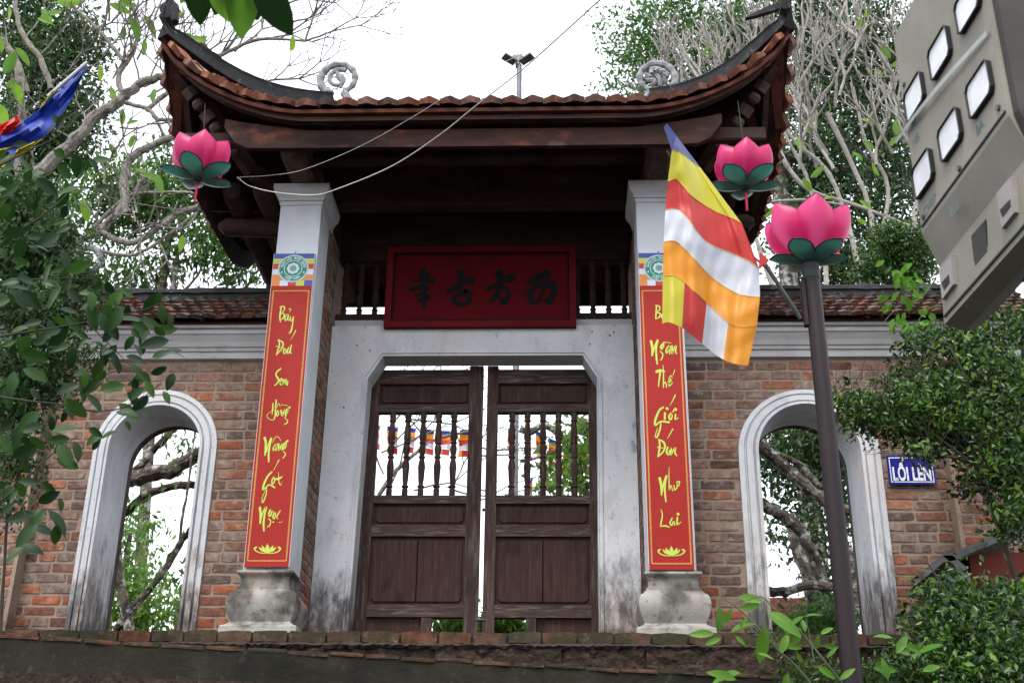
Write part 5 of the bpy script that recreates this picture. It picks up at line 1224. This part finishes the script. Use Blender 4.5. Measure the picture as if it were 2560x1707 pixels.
pl=[(95,20,-60,48),(110,35,20,40),(35,110,-50,60),(120,55,150,40),(10,170,60,70),(5,120,100,60),(60,180,200,60),(250,10,-20,60),(270,5,-10,50),(300,40,-70,60),(330,35,-60,70),(285,60,-100,40),(380,15,-30,60),(410,80,-20,60),(400,60,100,50),(430,90,0,50),(330,90,-90,50),(395,70,-120,60),(190,455,-80,60),(165,460,150,40),(250,330,-60,40),(310,390,-10,45),(330,400,-20,40),(255,200,-80,45),(30,190,-70,70),(0,240,-80,70),(60,190,-150,50),(230,150,-90,40),(440,105,30,50),(460,60,90,40),(310,310,-120,40),(280,250,-90,45),(350,235,80,40),(20,15,-90,45),(130,5,0,70),(290,285,20,30),(670,118,80,40),(360,400,-80,50),(420,540,-100,40)]
for (u,v,a,L) in pl: put_leaf(tr1,r.choice(LP),O(u,v,Y3-.2+r.uniform(-.3,.3)),a,L*pxm(Y3)*1.0884,r,.4)
# ---- frangipani, right
tr2=thing('frangipani_tree',tuple(O(1900,700,4.0)),'frangipani with dense bare upright grey twigs right of the gate roof','tree')
r=random.Random(77); mb=MB(); Y4=4.0
for pts,rp,tp in [([(1790,700),(1740,560),(1690,420),(1640,300),(1600,200)],6,.6),([(1990,700),(1960,560),(1905,400),(1830,330),(1760,230),(1700,180)],7,.5),([(1900,700),(1890,560),(1850,400),(1800,300),(1780,180)],6,.5),([(2000,700),(2020,560),(2040,430),(1990,330),(1960,200)],6,.6),([(2080,700),(2100,520),(2110,380),(2060,270),(2080,150)],6,.6),([(1840,560),(1790,500),(1750,470),(1840,460),(1930,470)],5,.6),([(1780,330),(1850,430),(1990,480),(2090,520)],6,.7),([(1900,260),(1985,440),(2010,560)],7,.8)]: limb(mb,pts,Y4,rp,taper=tp,r=r)
st=[]
for k in range(62):
    u=r.uniform(1480,2130) if k<46 else r.uniform(1830,2160); v=r.uniform(120,330) if u<1800 else r.uniform(60,430)
    v=max(v,210-(u-1480)*.3); st.append((u,v,r.uniform(60,135),r.choice([2,3,3]),r.uniform(.26,.36)))
for (u,v,a,dp,L) in st:
    d=Vector((math.cos(R(a)),r.uniform(-.5,.3),math.sin(R(a)))).normalized(); twigs(mb,O(u,v,Y4+r.uniform(-.5,.5)),d,L,.02,dp,r,.5,.82,6,(2,3,3),.14,True)
M['bark_pale']=mat('pale_twig_bark',(.36,.34,.3),(.2,.185,.165),scale=12,rough=.9,bump=.005,bscale=40,spec=.15,layers=[((.1,.09,.08),14,.58,.7,(1,1,1),.7)])
mb.build('trunk',M['bark_pale'],tr2,smooth=True,fix=False)
for k in range(46):
    u,v=r.uniform(1500,2120),r.uniform(20,600); put_leaf(tr2,r.choice(LP),O(u,v,Y4-.3),r.uniform(20,160),r.uniform(22,46)*pxm(Y4)*1.0884,r,.7)
# ---- crowns
def tree(name,label,blobs,mt,size,seed,trunk=None,bark='bark',droop=.3,clump=14,cr_=.16,width=.42,limbs=(),y=6,**kw):
    b=blobs[0]; base=O(b[0],b[1],b[4]); t=thing(name,(base.x,base.y,-.3),label,'tree' if 'tree' in name else 'shrub',**kw)
    leafcloud('crown',mt,t,blobpts(blobs,seed,clump,cr_),size,droop,width,seed,kind='stuff')
    mb=MB(); r=random.Random(seed)
    if trunk: mb.tube([Vector((base.x+trunk[0],base.y,-.35)),Vector((base.x+trunk[0]*.6,base.y,1.0)),Vector((base.x,base.y,max(1.2,base.z*.75))),base],[trunk[1],trunk[1]*.85,trunk[1]*.7,trunk[1]*.3],10)
    for (pts,rp,yy,tp) in limbs: limb(mb,pts,yy,rp,taper=tp,r=r)
    if mb.f: mb.build('trunk',M[bark],t,smooth=True,fix=False)
    return t
tree('evergreen_tree','dense dark evergreen tree behind the frangipani at the left edge',[(60,60,110,110,8,.9,4600),(110,190,100,90,8,.9,3600),(50,330,110,110,8,.9,5000),(190,90,50,80,8,.5,1500),(200,250,50,50,8,.5,900),(150,330,60,60,8,.5,1500),(40,480,110,110,8,.8,5500),(100,620,100,90,8,.8,3000)],M['lf_dark'],.10,1,(0,.16),limbs=[([(60,700),(70,500),(60,300),(90,100)],12,8,.6)])
tree('leafy_tree','mid-green leafy tree between the left wall roof and the gate eave',[(400,470,110,60,6.5,.7,1500),(500,560,70,60,6.5,.7,1000),(330,420,80,60,6.5,.7,1000),(560,600,40,30,6.5,.4,300),(240,470,70,90,6.5,.7,1300),(420,360,50,40,6.5,.4,350),(520,470,50,40,6.5,.4,450),(300,640,80,30,6.5,.4,500),(160,640,60,40,6.5,.5,800),(390,600,50,50,6.5,.4,350)],M['lf_mid'],.12,2,(.5,.09),droop=.8,width=.34,
  limbs=[([(395,680),(405,600),(420,520),(415,440)],6,6.4,.6),([(410,680),(455,630),(480,560)],4,6.4,.5),([(500,680),(560,620),(610,560)],3,6.4,.5)])
tree('light_green_tree','light green tree low behind the left arch',[(300,1215,34,42,4.6,.3,420),(290,1330,45,60,4.6,.4,900),(345,1395,50,45,4.6,.4,800),(280,1420,45,40,4.6,.4,600),(430,1400,20,30,4.6,.2,60)],M['lf_light'],.075,3,(.1,.06),droop=.6)  # leaves are light green in their own colour
tree('evergreen_tree','tall dark evergreen tree filling the sky right of the gate roof',[(1760,60,110,90,8.5,1,2600),(1930,70,130,110,8.5,1,4600),(2060,170,120,130,8.5,1,4600),(1900,230,120,110,8.5,1,3400),(2040,350,120,110,8.5,1,3600),(1860,380,90,90,8.5,1,3500),(1960,480,120,90,8.5,1,2500),(2080,540,110,90,8.5,1,2800),(1840,560,90,80,8.5,1,1500),(1600,240,60,30,8.5,.5,700),(1960,620,120,40,8.5,.5,2200)],M['lf_dark'],.10,4,(0,.2),
  limbs=[([(1760,340),(1880,380),(2010,395),(2100,430),(2200,450)],10,8.2,.9),([(1780,130),(1900,280),(2050,420)],9,8.3,.9),([(1800,60),(1810,10),(1815,-40)],8,8.3,.9),([(2100,430),(2000,300),(1950,150),(1890,0)],10,8.4,.7)])
tree('airy_tree','lighter open-crowned tree against the sky left of the right roof horn',[(1470,100,80,90,9.5,1.0,1500),(1470,225,70,50,9.5,.8,650),(1560,30,90,60,9.5,.9,1700),(1600,150,110,90,9.5,.8,2400),(1690,90,90,90,9.5,.8,2200),(1600,240,60,30,9.5,.5,500),(1400,190,30,30,9.5,.4,90),(1390,60,30,40,9.5,.4,110)],M['lf_mid'],.11,14,(0,.1),width=.36,clump=12,cr_=.14,limbs=[([(1560,260),(1550,160),(1530,60),(1500,0)],4,9.6,.5),([(1640,260),(1650,140),(1640,20)],4,9.6,.5)])
tree('spreading_tree','mottled pale-barked tree with dark leaves seen through the right arch',[(1830,1000,90,60,4.5,.6,1700),(1920,1020,80,60,4.5,.6,1500),(1960,1130,70,90,4.5,.6,1100),(1850,1110,80,70,4.5,.6,900),(1800,1200,50,50,4.5,.5,350),(1900,1240,60,60,4.5,.5,450),(1960,1330,50,80,4.5,.5,900),(1900,1410,50,40,4.5,.4,500),(1780,1060,50,50,4.5,.4,700)],M['lf_dark'],.08,5,None,droop=.5,
  limbs=[([(1700,960),(1740,1010),(1770,1045),(1815,1080),(1870,1130),(1935,1170),(2010,1175)],14,2.6,.9),([(1760,1040),(1800,1050),(1840,1070),(1885,1120)],8,2.6,.8),([(1700,1130),(1750,1155),(1790,1180),(1830,1210),(1860,1260),(1890,1340)],15,2.8,.8),([(1740,1355),(1800,1360),(1860,1345),(1920,1350),(1990,1355)],11,2.6,.9),([(1815,1180),(1835,1270),(1860,1340),(1870,1460)],13,3.2,1.1),([(1950,1260),(1960,1340),(1990,1440)],10,3.2,1)])
tree('slender_tree','crooked lichen-spotted branches crossing the left arch',[(310,1180,22,14,2.6,.1,60),(400,1060,20,30,2.6,.1,30),(400,985,20,10,2.6,.1,40),(310,1000,14,8,2.6,.1,24),(435,1010,10,20,2.6,.1,36),(280,1150,12,20,2.6,.1,36),(410,1320,14,20,2.6,.1,60)],M['lf_mid'],.085,6,None,droop=.9,width=.34,clump=6,
  limbs=[([(200,1150),(280,1105),(330,1095),(400,1075),(460,1045),(520,1020)],19,2.6,.9),([(290,1110),(330,1060),(365,1020),(400,985),(430,960)],9,2.7,.8),([(230,1210),(290,1175),(330,1140),(390,1118),(450,1112),(500,1100)],10,2.8,.8),([(265,1445),(320,1380),(375,1310),(420,1240),(460,1190)],9,2.9,.7),([(412,1250),(420,1180),(432,1120),(440,1050),(450,980)],3.5,2.5,.6),([(300,1460),(270,1300),(265,1180),(290,1110)],12,2.9,1)])
tree('leafy_tree','bright leaves and spotted limb behind the right door leaf balusters',[(1330,1040,35,40,4,.3,350),(1310,1110,40,30,4,.3,300),(1345,990,20,20,4,.2,160),(1275,1080,20,30,4,.2,90)],M['lf_light'],.10,7,None,width=.4,clump=6,
  limbs=[([(1195,985),(1225,990),(1250,975),(1290,1005),(1325,1050),(1335,1110),(1360,1150)],8,4,.9),([(1320,965),(1345,985),(1370,1000)],16,4.1,1),([(1195,1060),(1250,1045),(1290,1030)],4,4,.7),([(1320,1110),(1350,1115),(1380,1112)],9,4,.9)])
# fine bare twigs behind the left door leaf
tw=thing('bare_tree',tuple(O(880,1150,5)),'fine bare twigs behind the left door leaf balusters','tree'); mb=MB(); r=random.Random(5)
for k in range(16):
    a=r.uniform(-20,140); d=Vector((math.cos(R(a)),r.uniform(-.3,.3),math.sin(R(a)))).normalized(); twigs(mb,O(r.uniform(850,1080),r.uniform(950,1150),5),d,.45,.011,3,r,.5,.8,4,(2,2),.02)
limb(mb,[(850,1180),(880,1120),(930,1060),(1000,1010),(1080,990)],5,6,taper=.5,r=r)
mb.build('trunk',M['bark_grey'],tw,smooth=True,fix=False)
tree('small_leaf_shrub','small-leaved shrub rising behind the right wall ridge beside the meter cabinet',[(2040,560,50,50,1.9,.25,2600),(2100,590,50,60,1.9,.25,2600),(2000,620,40,30,1.9,.2,1200),(2080,650,50,30,1.9,.2,1400)],M['lf_bush'],.04,8,None,clump=10,cr_=.06)
tree('low_shrub','light green plants low behind the door foot openings',[(1040,1430,40,14,2.2,.3,500),(1150,1430,40,14,2.2,.3,500),(1180,1440,20,14,2.2,.2,200)],M['lf_light'],.08,9,None,clump=6,cr_=.07)
tree('low_shrub','small green leaves low behind the right arch foot',[(1900,1420,60,30,1.8,.3,900),(1830,1440,40,16,1.8,.3,400)],M['lf_mid'],.05,10,None,clump=8,cr_=.07)
# ---- foreground right bush
bb=[(2122,1036,30,9,-.95,.06,420),(1960,935,38,28,-.9,.15,1100),(2010,960,55,38,-.9,.15,1500),(2070,935,60,45,-.8,.2,2200),(2090,985,50,26,-.8,.15,900),(2150,900,60,50,-.7,.25,2600),(2150,990,60,40,-.7,.2,2000),(2230,850,80,60,-.6,.3,3400),(2320,900,70,80,-.8,.3,4200),(2240,980,70,60,-.8,.3,3200),(2330,1050,70,80,-.9,.3,4000),(2270,1090,50,50,-.9,.3,1400),(2345,1160,40,50,-1,.3,1700),(2330,1210,40,40,-1,.3,500),(2190,1360,60,50,-1.1,.3,1100),(2310,1400,70,60,-1.1,.3,2600),(2180,1440,80,60,-1.3,.3,2600),(2290,1500,90,80,-1.4,.3,4200),(2120,1520,60,50,-1.4,.25,1800),(2210,1560,90,50,-1.5,.3,2500),(2130,1370,30,40,-1.1,.2,300),(2330,760,50,50,-.6,.2,1500),(2200,770,70,30,-.5,.2,1700),(2110,790,40,26,-.5,.15,700),(2080,860,40,26,-.5,.15,600)]
bb=[(u,v,ru*1.1,rv*1.1,y,d,int(n*.34)) for u,v,ru,rv,y,d,n in bb]
rb=tree('foreground_bush','large small-leaved bush spilling in front of the wall at the right edge',bb,M['lf_bush'],.036,11,None,bark='twig',clump=9,cr_=.05,width=.5,
  limbs=[([(2400,1120),(2300,1090),(2230,1060),(2150,1040),(2080,1000),(2020,960),(1960,935)],5,-.85,.3),([(2230,1060),(2150,1000),(2100,950),(2060,920)],3,-.85,.4),([(2360,1400),(2290,1200),(2260,1050),(2230,900),(2180,790)],6,-.8,.4),([(2380,1000),(2290,930),(2200,880),(2130,850)],4,-.7,.3),([(2350,1570),(2250,1450),(2170,1350),(2130,1290)],5,-1.2,.3),([(2200,1620),(2160,1500),(2120,1420)],4,-1.3,.4),([(2345,1100),(2350,950),(2352,760)],7,-.5,.8)])
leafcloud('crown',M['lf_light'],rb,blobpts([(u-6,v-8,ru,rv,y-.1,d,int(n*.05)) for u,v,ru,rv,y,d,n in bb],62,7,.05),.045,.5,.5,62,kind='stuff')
leafcloud('crown',M['lf_shade'],rb,blobpts([(u,v,ru*.9,rv*.9,y+.2,d,int(n*.7)) for u,v,ru,rv,y,d,n in bb],61,9,.05),.045,.3,.5,61,kind='stuff')  # deeper layer of darkened leaves paints the shade inside the bush
mb=MB(); r=random.Random(3)
for k in range(90):
    b=r.choice(bb[:13]); p=O(b[0]+r.uniform(-30,40),b[1]+r.uniform(0,40),b[4]); a=r.uniform(60,200); twigs(mb,p,Vector((math.cos(R(a)),r.uniform(-.4,.4),math.sin(R(a)))).normalized(),.14,.004,2,r,.5,.75,3,(2,2),.05,False,minr=.0012)
mb.build('twig',M['twig'],rb,kind='stuff',fix=False)
# individual broad leaves of the climber on the right wall
iv=thing('climbing_plant',tuple(O(2100,700,.1)),'climber with broad light green leaves hanging over the right wall coping','plant')
LF=[leafmesh(M['lf_fresh'],.52,.2,.2,5,0,k) for k in range(3)]
r=random.Random(12)
for k in range(60):
    u,v=r.choice([(2080,640),(2110,670),(2060,690),(2040,735),(2120,720),(2130,760),(2100,650),(2070,610)]); u+=r.gauss(0,22); v+=r.gauss(0,16)
    put_leaf(iv,r.choice(LF),O(u,v,.1+r.uniform(-.15,.1)),r.uniform(-150,60),r.uniform(18,32)*pxm(.1)*1.0884,r,.5)
mb=MB(); limb(mb,[(2150,640),(2110,690),(2070,700),(2030,740)],.1,2,taper=.5); limb(mb,[(2160,700),(2120,720),(2090,790),(2110,830)],.1,2,taper=.5); mb.build('stem',M['stem'],iv,fix=False)
# ---- sapling at the bottom
sp=thing('sapling',tuple(O(1880,1620,-2.6)),'young sapling with long bright leaves rising at the bottom right of the steps','plant')
YS=-2.6; r=random.Random(9)
mb=MB(); limb(mb,[(1900,1620),(1830,1530),(1790,1495),(1740,1440),(1700,1400),(1655,1368)],YS,3,taper=.4); limb(mb,[(1960,1600),(1880,1500),(1830,1440),(1780,1400),(1750,1370),(1715,1378)],YS,2.4,taper=.4); limb(mb,[(1790,1495),(1760,1440),(1757,1400),(1752,1380)],YS,2,taper=.5); limb(mb,[(1870,1520),(1860,1460),(1850,1420)],YS,1.8,taper=.5); mb.build('stem',M['stem'],sp,fix=False)
LL=[leafmesh(M['lf_fresh'],.36,.25,.22,7,0,k+5) for k in range(3)]
for (u,v,a,L) in [(1750,1380,165,62),(1745,1388,190,58),(1765,1405,-32,95),(1650,1450,80,62),(1665,1430,60,40),(1640,1455,178,60),(1655,1465,200,40),(1680,1450,28,66),(1690,1460,-40,30),(1700,1440,60,30),(1757,1440,-100,90),(1800,1425,-75,40),(1815,1435,40,38),(1850,1450,100,34),(1838,1440,-110,50),(1850,1415,15,44),(1885,1455,30,36),(1890,1480,-10,40),(1875,1490,80,36),(1880,1530,-35,46),(1900,1510,50,34),(1800,1480,-10,44),(1830,1500,-60,30),(1740,1500,-10,40),(1700,1545,190,90),(1690,1560,160,70),(1810,1545,-100,66),(1790,1500,60,60),(1930,1560,40,44),(1835,1460,150,30),(2050,1465,165,44),(2080,1480,-20,50),(2060,1500,60,60),(2110,1500,30,60),(2060,1540,170,60),(2120,1540,20,50),(2040,1560,100,50)]:
    put_leaf(sp,r.choice(LL),O(u,v,YS+r.uniform(-.1,.1)),a,L*.86*pxm(YS)*1.0884,r,.55)
fern=MB()
leafcloud('ground_cover',M['lf_bush'],None,blobpts([(1830,1550,50,20,-1.2,.2,500),(1900,1545,40,22,-1.2,.2,400),(2020,1550,60,30,-1.3,.2,900),(1760,1470,20,14,-.5,.1,160)],40,8,.05),.03,.1,.3,41,kind='stuff')
# ---- foreground left branch with big dark leaves
fb=thing('foreground_tree',tuple(O(-40,1000,-3.2)),'near out-of-focus tree with dark oval leaves along the left edge','tree')
LN=[leafmesh(M['lf_near'],.5,.2,.22,6,0,k+20) for k in range(4)]
YN=-3.2; r=random.Random(41)
cl_=[(20,370,50,30,7),(20,430,55,60,14),(120,370,50,30,6),(150,260,30,25,2),(110,440,60,55,13),(210,370,30,40,6),(60,560,70,50,16),(150,560,50,60,9),(40,660,55,40,12),(120,660,45,40,10),(200,650,60,50,12),(250,720,70,50,16),(310,740,60,45,13),(150,760,70,50,15),(60,780,60,50,12),(250,820,70,45,14),(320,860,60,45,12),(190,880,60,40,8),(50,880,60,50,10),(290,930,50,45,10),(120,930,60,40,10),(40,1000,50,50,12),(120,1010,60,45,12),(190,1000,30,30,4),(40,1120,50,45,10),(100,1170,45,40,9),(60,1230,30,40,5),(350,690,40,40,6),(380,800,30,30,4)]
for (u,v,ru,rv,n) in cl_:
    for k in range(n):
        uu,vv=u+r.gauss(0,.55)*ru,v+r.gauss(0,.55)*rv
        put_leaf(fb,r.choice(LN),O(uu,vv,YN+r.uniform(-.5,.6)),r.choice([r.uniform(-130,-40),r.uniform(-60,30),r.uniform(-180,-120)]),r.uniform(26,62)*pxm(YN)*1.0884,r,.6)
mb=MB()
for pts,rp in [([(-40,905),(60,920),(150,930),(220,945),(300,930),(370,880)],3),([(-40,780),(80,760),(200,740),(300,720),(390,690)],3),([(-30,560),(60,520),(140,460),(200,380)],3),([(-40,400),(60,350),(150,300),(220,210)],3),([(-40,1180),(40,1120),(110,1050),(180,1000)],2.5),([(150,930),(200,880),(280,850),(350,860)],2),([(200,740),(260,800),(310,850)],2),([(40,1120),(60,1200),(50,1260)],2),([(-20,650),(100,640),(220,640)],2.5)]: limb(mb,pts,YN,rp,taper=.35)
mb.build('branch',M['twig'],fb,smooth=True,fix=False)
tree('small_leaf_shrub','dense small-leaved shrub behind the dark near leaves at the left edge',[(60,480,70,60,-1.2,.3,3000),(30,600,60,60,-1.2,.3,2600),(130,560,50,60,-1.2,.3,1800),(60,720,70,60,-1.2,.3,2600),(130,720,50,70,-1.2,.3,2000),(40,840,60,60,-1.2,.3,2400),(100,860,50,70,-1.2,.3,1800),(30,940,40,50,-1.2,.3,1300),(190,640,50,50,-1.2,.3,1000),(180,820,40,50,-1.2,.3,400),(30,1040,50,60,-1.2,.3,900),(10,1150,40,60,-1.2,.3,500)],M['lf_dark'],.035,12,None,bark='twig',clump=9,cr_=.05,width=.5,limbs=[([(-10,1640),(10,1300),(30,1000),(60,700),(80,480)],4,-1.15,.4),([(20,1200),(80,900),(130,700),(170,620)],3,-1.15,.4)])
# ---- leaves hanging into the top of the frame
tp=thing('overhanging_branch',tuple(O(540,-60,-5.2)),'dark drooping broad leaves hanging from the top edge over the left roof slope','branch')
LT_=[leafmesh(M['lf_near'],.52,.22,.2,7,0,k+30) for k in range(3)]
r=random.Random(8); YT=-5.2
for (u,v,a,L) in [(455,-70,-95,150),(490,-60,-75,130),(520,-60,-110,120),(560,-60,-98,170),(590,-50,-62,170),(545,-50,-140,110),(575,-40,-80,110),(450,-60,-125,90)]:
    put_leaf(tp,r.choice(LT_+LF),O(u,v,YT+r.uniform(-.05,.05)),a,L*pxm(YT)*1.0884,r,.25)
mb=MB(); limb(mb,[(440,-70),(520,-60),(620,-70),(700,-90)],YT,4,taper=.6); mb.build('stem',M['twig'],tp,fix=False)
# ---- low structures glimpsed behind
hb_=thing('temple_house',tuple(O(1800,1445,9)),'distant tiled roof low in the right arch','building')
p0,p1=O(1700,1440,9),O(1905,1440,9); zt1=O(1800,1385,10.5).z
rfm=MB(); rfm.prism([(9,p0.z),(9.05,p0.z-.06),(12.0,p0.z-.06),(10.5,zt1)],lambda p:(p0.x,p[0],p[1]),lambda p:(p1.x,p[0],p[1])); rf_=rfm.build('roof',M['soffit'],hb_)
surface_tiles(rf_,lambda u,v:Vector((p0.x+u*(p1.x-p0.x),9-.02+v*1.5,p0.z+.03+v*(zt1-p0.z))),16,9,[tile_mesh(.2,.26,.03,M['tile'],3,.03,.02)],9,.05,maxn=150)
m=MB(); m.box(p0.x+.1,p1.x-.1,9.3,11.7,-.5,p0.z-.03); m.build('wall',M['plaster'],hb_)
m=MB(); m.box(p0.x+.2,p1.x-.6,10.45,10.6,zt1-.02,zt1+.12); m.build('ridge',M['ridge'],hb_)
# roof finial low in the left arch
fn=thing('roof_finial',tuple(O(410,1442,6)),'small dark dragon finial on a red roof corner low in the left arch','finial')
m=MB(); m.tube([O(412,1450,6),O(405,1410,6),O(412,1385,6),O(425,1372,6),O(418,1360,6),O(403,1362,6)],[.05,.035,.03,.025,.02,.008],7)
for k in range(6): m.tube([O(408,1420-9*k,6),O(394+2*k,1412-9*k,6)],[.02,.004],5)
m.build('dragon',M['ridge'],fn,smooth=True)
m=MB(); m.hexa([O(395,1460,5.8),O(430,1460,5.8),O(430,1460,6.2),O(395,1460,6.2)],[O(402,1425,5.8),O(424,1425,5.8),O(424,1425,6.2),O(402,1425,6.2)]); m.build('roof_corner',M['pot'],fn)
# little shrine with a curved eave beside the wall on the right
sh=thing('shrine',tuple(O(2280,1420,-.2)),'small red shrine with a grey curved eave half hidden by the right bush','shrine')
ys=-.15
cv=[(2165,1272),(2190,1268),(2230,1250),(2290,1225),(2370,1190)]
m=MB(); P=[O(u,v,ys) for u,v in cv]; lo=[[p,p+Vector((0,.8,0)),p+Vector((0,.8,-.05)),p+Vector((0,0,-.05))] for p in P]; m.loft(lo); m.build('eave',M['concrete'],sh)
m=MB(); a,b=O(2235,1300,ys+.1),O(2380,1450,ys+.1); m.box(a.x,b.x+.2,ys+.15,ys+.7,-.1,O(2260,1245,ys+.1).z-.05); m.build('wall',M['pot'],sh)
m=MB(); P=[O(2165,1275,ys),O(2195,1300,ys),O(2215,1345,ys),O(2222,1420,ys)]; m.loft([[p,p+Vector((.06,0,0)),p+Vector((.06,.5,0)),p+Vector((0,.5,0))] for p in P]); m.build('bracket',M['concrete'],sh)
# cemented pier at the far right of the wall and at the far left
for (u0,u1,v,lab) in ((2215,2345,1300,'brick pier behind the bush at the right wall end'),(-60,38,1300,'brick pier behind the near leaves at the far left of the wall')):
    a,b=O(u0,v,.38),O(u1,v,.38); t=thing('wall_pier',((a.x+b.x)/2,.4,0),lab,'pier'); m=MB(); m.box(a.x,b.x,.38,.9,-.3,2.045); w_=m.build('pier',M['mortar'],t)
    lay(w_,a.x+.03,b.x-.03,0,2.0,.38,lambda z:[],seed=int(u1)); 

# nails and lime drips on the white wall
m=MB()
for (u,v) in [(820,793),(850,805),(1360,762),(1400,770),(1355,790),(1410,763),(790,935),(1380,872)]:
    p=O(u,v,.699); m.tube([p,p+Vector((0,-.012,-.003))],.005,6)
m.build('nails',M['rubber'],dw,kind='stuff')
